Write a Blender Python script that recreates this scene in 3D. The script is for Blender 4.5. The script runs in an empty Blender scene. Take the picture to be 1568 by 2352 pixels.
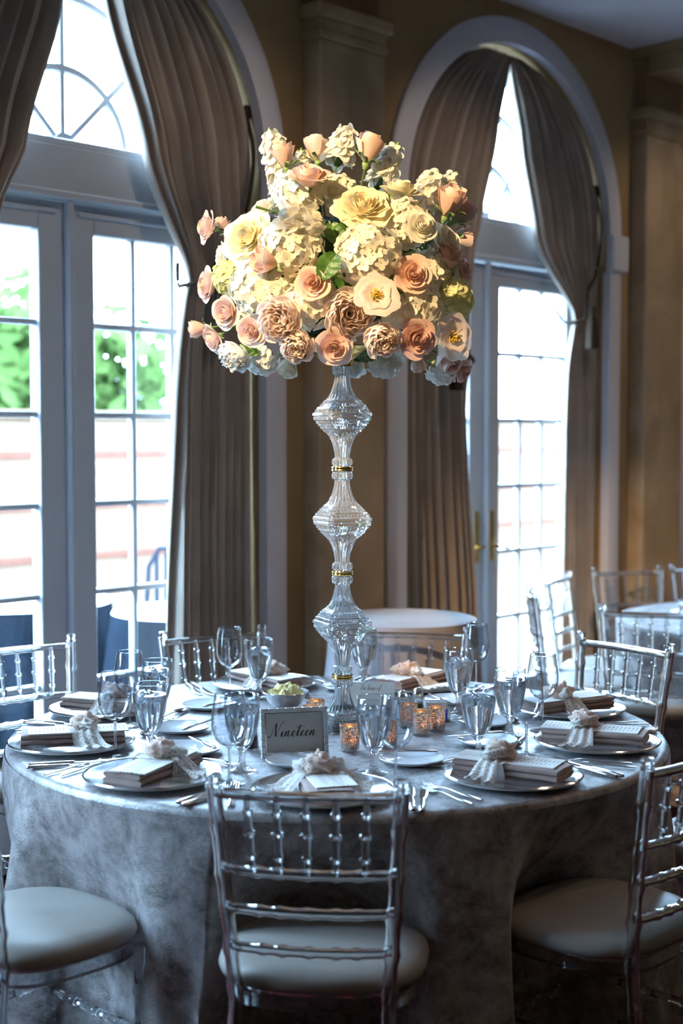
import bpy, bmesh, math, random
from math import pi, sin, cos, radians, sqrt, atan2, exp
from mathutils import Vector, Matrix, noise, Euler

random.seed(19)
scn = bpy.context.scene
COL = scn.collection

# ------------------------------------------------------------------ camera
cam_d = bpy.data.cameras.new('camera')
cam = bpy.data.objects.new('camera', cam_d); COL.objects.link(cam)
cam.location = (0, -3.99, 1.59)
cam.rotation_euler = (radians(90 - 3.08), 0, 0)
cam_d.sensor_fit = 'VERTICAL'; cam_d.sensor_height = 36.0; cam_d.sensor_width = 24.0
cam_d.lens = 50.0
cam_d.clip_start = .05; cam_d.clip_end = 300
cam_d.dof.use_dof = True; cam_d.dof.focus_distance = 3.85; cam_d.dof.aperture_fstop = 2.2
scn.camera = cam

# ------------------------------------------------------------------ sky and exposure
SKY = 46.0
world = bpy.data.worlds.new('overcast_sky'); scn.world = world
world.use_nodes = True
bg = world.node_tree.nodes['Background']
bg.inputs['Color'].default_value = (.455, .72, 1.0, 1); bg.inputs['Strength'].default_value = SKY
scn.view_settings.view_transform = 'Standard'; scn.view_settings.look = 'None'
scn.view_settings.exposure = 0.8; scn.view_settings.gamma = 1.0; scn.view_settings.use_curve_mapping = False
cy = scn.cycles
cy.max_bounces = 14; cy.transmission_bounces = 14; cy.transparent_max_bounces = 16
cy.diffuse_bounces = 4; cy.glossy_bounces = 6
cy.sample_clamp_indirect = 6.0; cy.blur_glossy = .6

# wall frame: x = along the window wall, y = towards outdoors, z = up
WROT = radians(47.0)
P0 = Vector((-.950, 1.37, 0))
MW = Matrix.Translation(P0) @ Matrix.Rotation(WROT, 4, 'Z')
def wpt(s, y, z): return MW @ Vector((s, y, z))

SP_Z = 2.645                  # spring of the arches
ARCH = [-.115, 2.405]         # arch centres in view
ARCH_OUT = [-2.635, 4.925]    # the next bays to the left and right, out of frame
FACE = -.20                   # room face of the wall (local y)
CEIL = 3.66

def area_portal(c):
    l = bpy.data.lights.new('daylight_portal', 'AREA'); l.shape = 'RECTANGLE'; l.size = 1.75; l.size_y = 3.5
    l.cycles.is_portal = True
    o = bpy.data.objects.new('daylight_portal', l); COL.objects.link(o)
    o.matrix_world = MW @ Matrix.Translation((c, .12, 1.76)) @ Matrix.Rotation(-pi/2, 4, 'X')
    return o
for c in ARCH + ARCH_OUT: area_portal(c)

# ------------------------------------------------------------------ helpers
class MB:
    def __init__(s): s.v = []; s.f = []
    def add(s, vs, fs, M=None):
        n = len(s.v)
        s.v += [tuple(M @ Vector(p)) for p in vs] if M is not None else [tuple(p) for p in vs]
        s.f += [tuple(i + n for i in q) for q in fs]; return s
    def box(s, x0, x1, y0, y1, z0, z1, M=None):
        vs = [(x, y, z) for z in (z0, z1) for y in (y0, y1) for x in (x0, x1)]
        return s.add(vs, [(0, 2, 3, 1), (4, 5, 7, 6), (0, 1, 5, 4), (2, 6, 7, 3), (0, 4, 6, 2), (1, 3, 7, 5)], M)
    def bbox(s, x0, x1, y0, y1, z0, z1, b, M=None):      # chamfered box
        X = (x0, x1); Y = (y0, y1); Z = (z0, z1); vs = []; idx = {}
        for i in (0, 1):
            for j in (0, 1):
                for k in (0, 1):
                    sx, sy, sz = (1, -1)[i], (1, -1)[j], (1, -1)[k]
                    for a in range(3):
                        p = [X[i] + b*sx, Y[j] + b*sy, Z[k] + b*sz]; p[a] = (X[i], Y[j], Z[k])[a]
                        idx[i, j, k, a] = len(vs); vs.append(p)
        fs = []
        for a in range(3):
            o = [q for q in range(3) if q != a]
            for e in (0, 1):
                cyc = [(0, 0), (1, 0), (1, 1), (0, 1)]
                q = []
                for c in cyc:
                    t = [0, 0, 0]; t[a] = e; t[o[0]] = c[0]; t[o[1]] = c[1]; q.append(idx[t[0], t[1], t[2], a])
                fs.append(tuple(q))
        for a in range(3):
            o = [q for q in range(3) if q != a]
            for c0 in (0, 1):
                for c1 in (0, 1):
                    def g(e, ax):
                        t = [0, 0, 0]; t[a] = e; t[o[0]] = c0; t[o[1]] = c1; return idx[t[0], t[1], t[2], ax]
                    fs.append((g(0, o[0]), g(1, o[0]), g(1, o[1]), g(0, o[1])))
        for i in (0, 1):
            for j in (0, 1):
                for k in (0, 1): fs.append((idx[i, j, k, 0], idx[i, j, k, 1], idx[i, j, k, 2]))
        return s.add(vs, fs, M)
    def lathe(s, prof, seg=24, M=None, closed=False, mod=None):
        vs = []; fs = []; n = len(prof)
        for (r, z) in prof:
            for k in range(seg):
                a = 2*pi*k/seg; rr = r*(mod(a, z) if mod else 1)
                vs.append((rr*cos(a), rr*sin(a), z))
        for i in range(n - 1 + (1 if closed else 0)):
            i2 = (i + 1) % n
            for k in range(seg):
                k2 = (k + 1) % seg
                fs.append((i*seg + k, i*seg + k2, i2*seg + k2, i2*seg + k))
        if not closed:
            if prof[0][0] > 1e-6: fs.append(tuple(range(seg - 1, -1, -1)))
            if prof[-1][0] > 1e-6: fs.append(tuple((n - 1)*seg + k for k in range(seg)))
        return s.add(vs, fs, M)
    def grid(s, fn, nu, nv, M=None, cu=False):
        vs = [fn(i/nu, j/nv) for j in range(nv + 1) for i in range(nu + (0 if cu else 1))]
        w = nu if cu else nu + 1; fs = []
        for j in range(nv):
            for i in range(nu):
                i2 = (i + 1) % w
                fs.append((j*w + i, j*w + i2, (j + 1)*w + i2, (j + 1)*w + i))
        return s.add(vs, fs, M)
    def sweep(s, pts, wid, thk=None, seg=8, M=None, up=None):
        pts = [Vector(p) for p in pts]; n = len(pts); thk = thk or wid
        vs = []; fs = []
        up0 = Vector(up) if up else None
        for i, p in enumerate(pts):
            t = (pts[min(i + 1, n - 1)] - pts[max(i - 1, 0)]).normalized()
            ref = up0 if up0 is not None else (Vector((0, 0, 1)) if abs(t.z) < .93 else Vector((1, 0, 0)))
            side = t.cross(ref).normalized(); nn = side.cross(t).normalized()
            w = wid[i] if hasattr(wid, '__len__') else wid
            h = thk[i] if hasattr(thk, '__len__') else thk
            for k in range(seg):
                a = 2*pi*k/seg
                vs.append(p + side*(w*cos(a)) + nn*(h*sin(a)))
        for i in range(n - 1):
            for k in range(seg):
                k2 = (k + 1) % seg
                fs.append((i*seg + k, i*seg + k2, (i + 1)*seg + k2, (i + 1)*seg + k))
        fs.append(tuple(range(seg - 1, -1, -1))); fs.append(tuple((n - 1)*seg + k for k in range(seg)))
        return s.add(vs, fs, M)
    def mesh(s, name, mat, smooth=True, ang=40):
        me = bpy.data.meshes.new(name); me.from_pydata(s.v, [], s.f)
        if mat is not None: me.materials.append(mat)
        if smooth:
            me.polygons.foreach_set('use_smooth', [True]*len(me.polygons))
            me.set_sharp_from_angle(angle=radians(ang))
        me.update(); return me
    def build(s, name, mat, parent=None, smooth=True, ang=40, M=None):
        return link(name, s.mesh(name, mat, smooth, ang), parent, M)

def link(name, data, parent=None, M=None):
    o = bpy.data.objects.new(name, data); COL.objects.link(o)
    if parent: o.parent = parent
    if M is not None:
        if parent: o.matrix_local = M
        else: o.matrix_world = M
    return o
def tag(o, label=None, cat=None, group=None, kind=None):
    if label: o['label'] = label
    if cat: o['category'] = cat
    if group: o['group'] = group
    if kind: o['kind'] = kind
    return o
def empty(name, M=None, label=None, cat=None, group=None, kind=None):
    o = bpy.data.objects.new(name, None); COL.objects.link(o); o.empty_display_size = .02
    if M is not None: o.matrix_world = M
    return tag(o, label, cat, group, kind)
def copy_tree(o, parent=None):
    c = o.copy(); COL.objects.link(c); c.parent = parent
    for ch in list(o.children): copy_tree(ch, c)
    return c
def T(x, y, z): return Matrix.Translation((x, y, z))
def RZ(a): return Matrix.Rotation(a, 4, 'Z')
def align(d, roll=0):
    return Vector(d).normalized().to_track_quat('Z', 'Y').to_matrix().to_4x4() @ RZ(roll)

# ------------------------------------------------------------------ materials
MATS = {}
def mat(name, col=(.8, .8, .8), rough=.5, metal=0, spec=.5, trans=0, ior=1.45, sheen=0, coat=0, emis=None, es=0):
    m = bpy.data.materials.new(name); m.use_nodes = True; MATS[name] = m
    b = m.node_tree.nodes['Principled BSDF']
    b.inputs['Base Color'].default_value = (*col, 1); b.inputs['Roughness'].default_value = rough
    b.inputs['Metallic'].default_value = metal; b.inputs['Specular IOR Level'].default_value = spec
    b.inputs['Transmission Weight'].default_value = trans; b.inputs['IOR'].default_value = ior
    b.inputs['Sheen Weight'].default_value = sheen; b.inputs['Coat Weight'].default_value = coat
    if emis: b.inputs['Emission Color'].default_value = (*emis, 1); b.inputs['Emission Strength'].default_value = es
    return m
def nd(m, t, **kw):
    n = m.node_tree.nodes.new(t)
    for k, v in kw.items():
        if k in n.inputs: n.inputs[k].default_value = v
        else: setattr(n, k, v)
    return n
def lk(m, a, b): m.node_tree.links.new(a, b)
def bsdf(m): return m.node_tree.nodes['Principled BSDF']
def noisy(m, c1, c2, scale, detail=4, lo=.35, hi=.65, bump=0, bscale=None, rough=None, dist=0, coord='Object'):
    tc = nd(m, 'ShaderNodeTexCoord'); nz = nd(m, 'ShaderNodeTexNoise', Scale=scale, Detail=detail, Distortion=dist)
    lk(m, tc.outputs[coord], nz.inputs['Vector'])
    cr = nd(m, 'ShaderNodeValToRGB'); cr.color_ramp.elements[0].position = lo; cr.color_ramp.elements[1].position = hi
    cr.color_ramp.elements[0].color = (*c1, 1); cr.color_ramp.elements[1].color = (*c2, 1)
    lk(m, nz.outputs['Fac'], cr.inputs['Fac']); lk(m, cr.outputs['Color'], bsdf(m).inputs['Base Color'])
    if rough:
        mr = nd(m, 'ShaderNodeMapRange'); mr.inputs['To Min'].default_value = rough[0]; mr.inputs['To Max'].default_value = rough[1]
        mr.inputs['From Min'].default_value = lo; mr.inputs['From Max'].default_value = hi
        lk(m, nz.outputs['Fac'], mr.inputs['Value']); lk(m, mr.outputs['Result'], bsdf(m).inputs['Roughness'])
    if bump:
        n2 = nd(m, 'ShaderNodeTexNoise', Scale=bscale or scale, Detail=3.0); lk(m, tc.outputs[coord], n2.inputs['Vector'])
        bp = nd(m, 'ShaderNodeBump', Strength=bump, Distance=.01); lk(m, n2.outputs['Fac'], bp.inputs['Height'])
        lk(m, bp.outputs['Normal'], bsdf(m).inputs['Normal'])
    return m

m_wall = noisy(mat('ochre_plaster', rough=.75, spec=.2), (.26, .165, .075), (.36, .24, .12), 1.6, 6, bump=.08, bscale=9)
m_pil = noisy(mat('marbled_pilaster', rough=.6, spec=.3), (.30, .205, .115), (.44, .32, .20), 2.6, 8, dist=.8)
m_trim = noisy(mat('white_trim_paint', rough=.45), (.60, .585, .64), (.66, .64, .70), 2.0)
m_ceil = noisy(mat('ceiling_paint', rough=.85, spec=.1), (.62, .60, .64), (.68, .66, .70), 1.2)
m_beam = noisy(mat('beam_plaster', rough=.7, spec=.2), (.22, .14, .075), (.30, .20, .11), 2.0)
m_door = noisy(mat('door_paint', rough=.35), (.46, .51, .59), (.50, .55, .63), 3.0)
m_brass = mat('aged_brass', (.55, .38, .14), .3, metal=1)
m_gold = mat('polished_gold', (.85, .60, .20), .15, metal=1)
m_silver = mat('silverplate', (.82, .82, .84), .16, metal=1)
m_pewter = mat('hammered_silver', (.70, .70, .72), .22, metal=1)
m_curtain = noisy(mat('taupe_curtain', rough=.7, spec=.25, sheen=.3), (.34, .275, .225), (.40, .325, .27), 5, bump=.12, bscale=160)
m_cord = mat('dark_cord', (.05, .034, .024), .9, spec=.03)
m_carpet = noisy(mat('red_carpet', rough=.95, spec=.05), (.012, .004, .005), (.085, .014, .012), 5.0, 5, .48, .60, bump=.3, bscale=140, coord='Object')
m_cushion = noisy(mat('ivory_cushion', rough=.42, spec=.35), (.30, .27, .245), (.335, .30, .275), 3, bump=.05, bscale=12)
m_napkin = noisy(mat('taupe_napkin', rough=.7, spec=.2, sheen=.2), (.27, .175, .15), (.32, .215, .185), 30, bump=.15, bscale=300)
m_paper = noisy(mat('ivory_card', rough=.7, spec=.2), (.74, .70, .66), (.78, .745, .70), 12)
m_ink = mat('black_ink', (.02, .018, .02), .6)
m_china = mat('white_china', (.72, .74, .78), .12, coat=.3)
m_butter = noisy(mat('butter', rough=.5), (.80, .66, .26), (.88, .76, .40), 20, bump=.2, bscale=60)
m_wax = mat('candle_wax', (.85, .75, .6), .5)
m_flame = mat('candle_flame', (1, .6, .2), .5, emis=(1, .55, .18), es=22)
m_black = mat('black_plastic', (.015, .015, .018), .35)
m_dark = mat('dark_pepper', (.03, .022, .018), .6)
m_salt = mat('white_salt', (.8, .8, .8), .8)
m_leaf = noisy(mat('green_leaf', rough=.4), (.035, .10, .018), (.07, .17, .03), 30, bump=.3, bscale=60)
m_stem = mat('green_stem', (.07, .14, .04), .5)
m_bud = mat('green_bud', (.22, .33, .12), .5)
m_stamen = noisy(mat('yellow_stamen', rough=.6), (.75, .45, .03), (.85, .62, .10), 50)
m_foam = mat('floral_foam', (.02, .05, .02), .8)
m_bluepk = mat('blue_packet', (.03, .10, .55), .4); m_yelpk = mat('yellow_packet', (.75, .62, .05), .4)
m_lampd = mat('dark_metal', (.03, .035, .05), .5)
m_linen = noisy(mat('white_linen', rough=.8), (.66, .68, .72), (.72, .74, .77), 6)
m_greycloth = noisy(mat('dusty_lilac_cloth', rough=.75, sheen=.3), (.20, .18, .20), (.23, .21, .23), 6, bump=.1, bscale=200)
m_sweet = noisy(mat('patio_paving', rough=.9, spec=0), (.07, .05, .035), (.085, .062, .045), 1.5)
m_block = noisy(mat('pale_block', rough=.9, spec=0), (.085, .056, .038), (.098, .066, .046), 3)
m_redbr = noisy(mat('red_brick_course', rough=.9, spec=0), (.068, .027, .019), (.076, .033, .024), 6)
m_patio = mat('patio_metal', (.010, .014, .022), .8, spec=0)
m_bark = mat('bark', (.09, .06, .04), .9)

def glass(name, col, ior=1.49, rough=0.0):
    m = mat(name, col, rough, trans=1.0, ior=ior); return m
def soften(m, tr=.0, df=.0):
    nt = m.node_tree; out = [n for n in nt.nodes if n.type == 'OUTPUT_MATERIAL'][0]; cur = bsdf(m).outputs[0]
    if tr:
        t = nd(m, 'ShaderNodeBsdfTransparent'); mx = nd(m, 'ShaderNodeMixShader', Fac=tr); lk(m, cur, mx.inputs[1]); lk(m, t.outputs[0], mx.inputs[2]); cur = mx.outputs[0]
    if df:
        t = nd(m, 'ShaderNodeBsdfDiffuse'); t.inputs['Color'].default_value = (.9, .95, 1, 1); mx = nd(m, 'ShaderNodeMixShader', Fac=df); lk(m, cur, mx.inputs[1]); lk(m, t.outputs[0], mx.inputs[2]); cur = mx.outputs[0]
    lk(m, cur, out.inputs['Surface']); return m
m_acryl = glass('clear_acrylic', (.93, .96, 1.0), 1.47)
m_crystal = glass('cut_crystal', (.95, .98, 1.0), 1.53)
m_glass = glass('table_glass', (.97, .985, 1.0), 1.45)
m_water = glass('water', (.97, .99, 1.0), 1.33)
m_ice = glass('ice', (.95, .98, 1.0), 1.31, .08)
soften(m_acryl, .04); soften(m_crystal, .03, .16); soften(m_glass, .40); soften(m_ice, .1, .12); soften(m_water, .1)
m_chgl = mat('charger_glass', (.66, .70, .69), .12, trans=.25, ior=1.6, metal=.0)

def thin_glass(name, tint=(.97, .99, 1), k=5, f0=.04):
    m = bpy.data.materials.new(name); m.use_nodes = True; nt = m.node_tree
    for n in list(nt.nodes):
        if n.type == 'BSDF_PRINCIPLED': nt.nodes.remove(n)
    out = [n for n in nt.nodes if n.type == 'OUTPUT_MATERIAL'][0]
    tr = nd(m, 'ShaderNodeBsdfTransparent'); tr.inputs['Color'].default_value = (*tint, 1)
    gl = nd(m, 'ShaderNodeBsdfGlossy', Roughness=.02); lw = nd(m, 'ShaderNodeLayerWeight')
    pw = nd(m, 'ShaderNodeMath', operation='POWER'); pw.inputs[1].default_value = k; lk(m, lw.outputs['Facing'], pw.inputs[0])
    fr = nd(m, 'ShaderNodeMath', operation='MULTIPLY_ADD'); fr.inputs[1].default_value = 1 - f0; fr.inputs[2].default_value = f0; lk(m, pw.outputs[0], fr.inputs[0])
    mx = nd(m, 'ShaderNodeMixShader'); lk(m, fr.outputs[0], mx.inputs['Fac'])
    lk(m, tr.outputs[0], mx.inputs[1]); lk(m, gl.outputs[0], mx.inputs[2]); lk(m, mx.outputs[0], out.inputs['Surface'])
    return m
m_pane = thin_glass('window_glass')

def petal_mat(name, c1, c2, scale=14, tr=.3):
    m = mat(name, c1, .55, spec=.2); noisy(m, c1, c2, scale, 3, .3, .7)
    nt = m.node_tree; out = [n for n in nt.nodes if n.type == 'OUTPUT_MATERIAL'][0]
    tl = nd(m, 'ShaderNodeBsdfTranslucent'); mx = nd(m, 'ShaderNodeMixShader', Fac=tr)
    cr = [n for n in nt.nodes if n.type == 'VALTORGB'][0]
    lk(m, cr.outputs['Color'], tl.inputs['Color'])
    lk(m, bsdf(m).outputs[0], mx.inputs[1]); lk(m, tl.outputs[0], mx.inputs[2]); lk(m, mx.outputs[0], out.inputs['Surface'])
    return m
p_peach = petal_mat('peach_petal', (.86, .60, .47), (.90, .68, .56))
p_blush = petal_mat('blush_petal', (.82, .60, .53), (.88, .69, .62))
p_dusk = petal_mat('dusky_petal', (.70, .46, .39), (.79, .56, .48))
p_cream = petal_mat('cream_petal', (.88, .79, .50), (.92, .85, .62))
p_ivory = petal_mat('ivory_petal', (.86, .82, .68), (.90, .87, .76))
p_peony = petal_mat('peony_petal', (.92, .79, .70), (.95, .86, .79), tr=.42)
p_hyd = petal_mat('hydrangea_petal', (.86, .80, .62), (.92, .88, .74))
p_hydg = petal_mat('green_hydrangea_petal', (.72, .72, .34), (.82, .81, .50))
p_white = petal_mat('white_petal', (.84, .86, .84), (.90, .91, .89))
m_treeleaf = petal_mat('tree_foliage', (.028, .055, .014), (.070, .100, .030), 1.2, .4); bsdf(m_treeleaf).inputs['Specular IOR Level'].default_value = 0

def lace_mat(name, col):
    m = mat(name, col, .8, spec=.1, sheen=.2); nt = m.node_tree
    out = [n for n in nt.nodes if n.type == 'OUTPUT_MATERIAL'][0]
    tc = nd(m, 'ShaderNodeTexCoord'); vo = nd(m, 'ShaderNodeTexVoronoi', Scale=130.0); vo.feature = 'DISTANCE_TO_EDGE'
    nz = nd(m, 'ShaderNodeTexNoise', Scale=22.0, Detail=2.0)
    lk(m, tc.outputs['Object'], vo.inputs['Vector']); lk(m, tc.outputs['Object'], nz.inputs['Vector'])
    mul = nd(m, 'ShaderNodeMath', operation='MULTIPLY'); lk(m, vo.outputs['Distance'], mul.inputs[0]); lk(m, nz.outputs['Fac'], mul.inputs[1])
    gt = nd(m, 'ShaderNodeMath', operation='LESS_THAN'); lk(m, mul.outputs[0], gt.inputs[0]); gt.inputs[1].default_value = .12
    mr = nd(m, 'ShaderNodeMapRange'); mr.inputs['To Min'].default_value = .35; mr.inputs['To Max'].default_value = .82
    lk(m, gt.outputs[0], mr.inputs['Value'])
    tr = nd(m, 'ShaderNodeBsdfTransparent'); mx = nd(m, 'ShaderNodeMixShader')
    lk(m, mr.outputs['Result'], mx.inputs['Fac']); lk(m, tr.outputs[0], mx.inputs[1]); lk(m, bsdf(m).outputs[0], mx.inputs[2])
    lk(m, mx.outputs[0], out.inputs['Surface']); return m
m_lace = lace_mat('ivory_lace', (.74, .68, .63)); m_organza = lace_mat('blush_organza', (.72, .52, .43))

# crushed velvet tablecloth
m_cloth = mat('crushed_velvet', (.3, .27, .27), .5, spec=.9, ior=1.6, sheen=1.0)
bsdf(m_cloth).inputs['Sheen Roughness'].default_value = .22; bsdf(m_cloth).inputs['Sheen Tint'].default_value = (.85, .9, 1, 1)
def cloth_nodes(m):
    b = bsdf(m); tc = nd(m, 'ShaderNodeTexCoord')
    n1 = nd(m, 'ShaderNodeTexNoise', Scale=11.0, Detail=12.0, Distortion=.3); lk(m, tc.outputs['Object'], n1.inputs['Vector'])
    n1.inputs['Roughness'].default_value = .78
    cr = nd(m, 'ShaderNodeValToRGB'); e = cr.color_ramp.elements
    e[0].position = .37; e[0].color = (.052, .036, .033, 1); e[1].position = .60; e[1].color = (.39, .345, .345, 1)
    lk(m, n1.outputs['Fac'], cr.inputs['Fac']); lk(m, cr.outputs['Color'], b.inputs['Base Color'])
    mr = nd(m, 'ShaderNodeMapRange'); mr.inputs['From Min'].default_value = .36; mr.inputs['From Max'].default_value = .56
    mr.inputs['To Min'].default_value = .55; mr.inputs['To Max'].default_value = .33
    lk(m, n1.outputs['Fac'], mr.inputs['Value']); lk(m, mr.outputs['Result'], b.inputs['Roughness'])
    ms = nd(m, 'ShaderNodeMapRange'); ms.inputs['From Min'].default_value = .38; ms.inputs['From Max'].default_value = .58
    ms.inputs['To Min'].default_value = .15; ms.inputs['To Max'].default_value = 1.0
    lk(m, n1.outputs['Fac'], ms.inputs['Value']); lk(m, ms.outputs['Result'], b.inputs['Sheen Weight'])
    n2 = nd(m, 'ShaderNodeTexNoise', Scale=240.0, Detail=2.0); lk(m, tc.outputs['Object'], n2.inputs['Vector'])
    bp = nd(m, 'ShaderNodeBump', Strength=.35, Distance=.004); lk(m, n2.outputs['Fac'], bp.inputs['Height']); lk(m, bp.outputs['Normal'], b.inputs['Normal'])
cloth_nodes(m_cloth)
def mercury_mat():
    m = mat('mercury_glass', (.62, .52, .44), .22, metal=1); nt = m.node_tree
    out = [n for n in nt.nodes if n.type == 'OUTPUT_MATERIAL'][0]
    tc = nd(m, 'ShaderNodeTexCoord'); nz = nd(m, 'ShaderNodeTexNoise', Scale=320.0, Detail=3.0); lk(m, tc.outputs['Object'], nz.inputs['Vector'])
    gt = nd(m, 'ShaderNodeMapRange'); gt.inputs['From Min'].default_value = .52; gt.inputs['From Max'].default_value = .60; lk(m, nz.outputs['Fac'], gt.inputs['Value'])
    gt.inputs['To Max'].default_value = .45
    tl = nd(m, 'ShaderNodeBsdfTranslucent'); tl.inputs['Color'].default_value = (.95, .55, .25, 1)
    mx = nd(m, 'ShaderNodeMixShader'); lk(m, gt.outputs['Result'], mx.inputs['Fac']); lk(m, bsdf(m).outputs[0], mx.inputs[1]); lk(m, tl.outputs[0], mx.inputs[2])
    lk(m, mx.outputs[0], out.inputs['Surface']); return m
m_merc = mercury_mat()
def menu_mat():
    m = mat('printed_menu', (.76, .72, .68), .7, spec=.2); b = bsdf(m)
    tc = nd(m, 'ShaderNodeTexCoord'); br = nd(m, 'ShaderNodeTexNoise', Scale=60.0, Detail=1.0)
    mp = nd(m, 'ShaderNodeMapping'); mp.inputs['Scale'].default_value = (4, .25, 1)
    wv = nd(m, 'ShaderNodeTexWave', Scale=30.0); wv.bands_direction = 'Y'
    lk(m, tc.outputs['Object'], wv.inputs['Vector']); lk(m, tc.outputs['Object'], mp.inputs['Vector']); lk(m, mp.outputs[0], br.inputs['Vector'])
    g1 = nd(m, 'ShaderNodeMath', operation='GREATER_THAN'); g1.inputs[1].default_value = .80; lk(m, wv.outputs['Fac'], g1.inputs[0])
    g2 = nd(m, 'ShaderNodeMath', operation='GREATER_THAN'); g2.inputs[1].default_value = .48; lk(m, br.outputs['Fac'], g2.inputs[0])
    mu = nd(m, 'ShaderNodeMath', operation='MULTIPLY'); lk(m, g1.outputs[0], mu.inputs[0]); lk(m, g2.outputs[0], mu.inputs[1])
    sx = nd(m, 'ShaderNodeSeparateXYZ'); lk(m, tc.outputs['Object'], sx.inputs[0])
    ab = nd(m, 'ShaderNodeMath', operation='ABSOLUTE'); lk(m, sx.outputs['X'], ab.inputs[0])
    l3 = nd(m, 'ShaderNodeMath', operation='LESS_THAN'); l3.inputs[1].default_value = .026; lk(m, ab.outputs[0], l3.inputs[0])
    m2 = nd(m, 'ShaderNodeMath', operation='MULTIPLY'); lk(m, mu.outputs[0], m2.inputs[0]); lk(m, l3.outputs[0], m2.inputs[1])
    mx = nd(m, 'ShaderNodeMix', data_type='RGBA'); mx.inputs['A'].default_value = (.76, .72, .68, 1); mx.inputs['B'].default_value = (.25, .23, .24, 1)
    lk(m, m2.outputs[0], mx.inputs['Factor']); lk(m, mx.outputs['Result'], b.inputs['Base Color']); return m
m_menu = menu_mat()

# ------------------------------------------------------------------ flower spotlight and added fill lamps
def downlight(x, y, power, col, aim, size, blend, label, r=.04):
    root = empty('ceiling_spot_or_fill', T(x, y, CEIL), label, 'spotlight')
    MB().lathe([(.06, 0), (.075, 0), (.075, -.012), (.055, -.012), (.055, 0)], 24).build('bezel', m_trim, root)
    d = (Vector(aim) - Vector((x, y, CEIL - .16))).normalized()
    q = T(0, 0, -.16) @ align(d)
    MB().lathe([(.0, -.14), (.04, -.14), (.05, -.02), (.05, .0), (.046, 0), (.046, -.02), (.035, -.10), (0, -.10)], 24, q).build('lamp_head', m_lampd, root)
    MB().sweep([(0, 0, 0), (0, 0, -.12)], .012).build('bracket', m_lampd, root)
    l = bpy.data.lights.new('spot', 'SPOT'); l.energy = power; l.color = col; l.spot_size = radians(size); l.spot_blend = blend; l.shadow_soft_size = r
    o = link('spot', l, root); o.matrix_local = q @ T(0, 0, .01) @ Matrix.Rotation(pi, 4, 'X')
    return root
downlight(-1.75, -2.75, 700, (1.0, .70, .38), (-.01, -.08, 2.01), 23.5, .6, 'ceiling spotlight aimed at the flowers, left of the camera')
WARM = (1.0, .70, .45)  # tint of the unseen ceiling lamps added as warm room fill
for i, (x, y, w) in enumerate([(1.9, -1.0, 14), (3.9, 1.5, 40), (.3, -3.2, 6)]):
    downlight(x, y, w, WARM, (x, y, 0), 150, .6, ['unseen fill light added over the right end of the main table', 'unseen fill light added over the second table', 'unseen fill light added over the camera'][i], .08)

# unseen ceiling lamps added to brighten the curtains and window wall
for i, (s_, w_) in enumerate([(-1.4, 13), (.35, 14), (1.95, 16), (3.7, 16)]):
    p_ = wpt(s_, -1.35, 0); q_ = wpt(s_, -.15, 2.0)
    downlight(p_.x, p_.y, w_, (1.0, .80, .62), q_, 85, .9, ['unseen wall fill light added left of the left arch', 'unseen wall fill light added before the left arch', 'unseen wall fill light added before the right arch', 'unseen wall fill light added right of the right arch'][i], .08)

# ================================================================== THE ROOM
def struct(name, mb, m, label, parent=None, smooth=False, M=None, ang=30):
    o = mb.build(name, m, parent, smooth, ang, M)
    if not parent: tag(o, label, name.split('_')[0], kind='structure')
    return o
S0, S1, YB = -8.4, 6.6, -8.8
AW = .84                                    # half width of the openings
cs = sorted(ARCH + ARCH_OUT)
def window_wall():
    mb = MB(); y0, y1 = FACE, .10; N = 28
    def quad(a, b, c, d): mb.add([a, b, c, d], [(0, 1, 2, 3)])
    edges = [S0] + [e for c in cs for e in (c - AW, c + AW)] + [S1]
    for yy in (y0, y1):
        for i in range(0, len(edges), 2):
            a, b = edges[i], edges[i + 1]
            quad((a, yy, 0), (b, yy, 0), (b, yy, CEIL), (a, yy, CEIL))
        for c in cs:
            for k in range(N):
                t0, t1 = pi - pi*k/N, pi - pi*(k + 1)/N
                p, q = (c + AW*cos(t0), SP_Z + AW*sin(t0)), (c + AW*cos(t1), SP_Z + AW*sin(t1))
                quad((p[0], yy, p[1]), (q[0], yy, q[1]), (q[0], yy, CEIL), (p[0], yy, CEIL))
    for c in cs:                            # reveals
        pts = [(c - AW, 0)] + [(c + AW*cos(pi - pi*k/N), SP_Z + AW*sin(pi - pi*k/N)) for k in range(N + 1)] + [(c + AW, 0)]
        for p, q in zip(pts[:-1], pts[1:]):
            quad((p[0], y0, p[1]), (p[0], y1, p[1]), (q[0], y1, q[1]), (q[0], y0, q[1]))
    return struct('wall_window', mb, m_wall, 'ochre plaster wall with tall arched door openings', M=MW)
window_wall()
struct('floor', MB().box(S0, S1, YB, .10, -.08, 0), m_carpet, 'dark red patterned carpet', M=MW)
struct('ceiling', MB().box(S0, S1, YB, .10, CEIL, CEIL + .1), m_ceil, 'pale lilac painted ceiling', M=MW)
struct('wall_back', MB().box(S0, S1, YB - .1, YB, 0, CEIL), m_wall, 'ochre wall behind the camera', M=MW)
struct('wall_right', MB().box(S1, S1 + .1, YB, .1, 0, CEIL), m_wall, 'ochre end wall beyond the second table', M=MW)
struct('wall_left', MB().box(S0 - .1, S0, YB, .1, 0, CEIL), m_wall, 'ochre end wall left of the camera', M=MW)
mb = MB(); b0 = S0
for c in cs: mb.box(b0, c - .96, FACE - .02, FACE, 0, .16); b0 = c + .96
mb.box(b0, S1, FACE - .02, FACE, 0, .16)
struct('baseboard_window', mb, m_trim, 'white baseboard along the window wall', M=MW)

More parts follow.
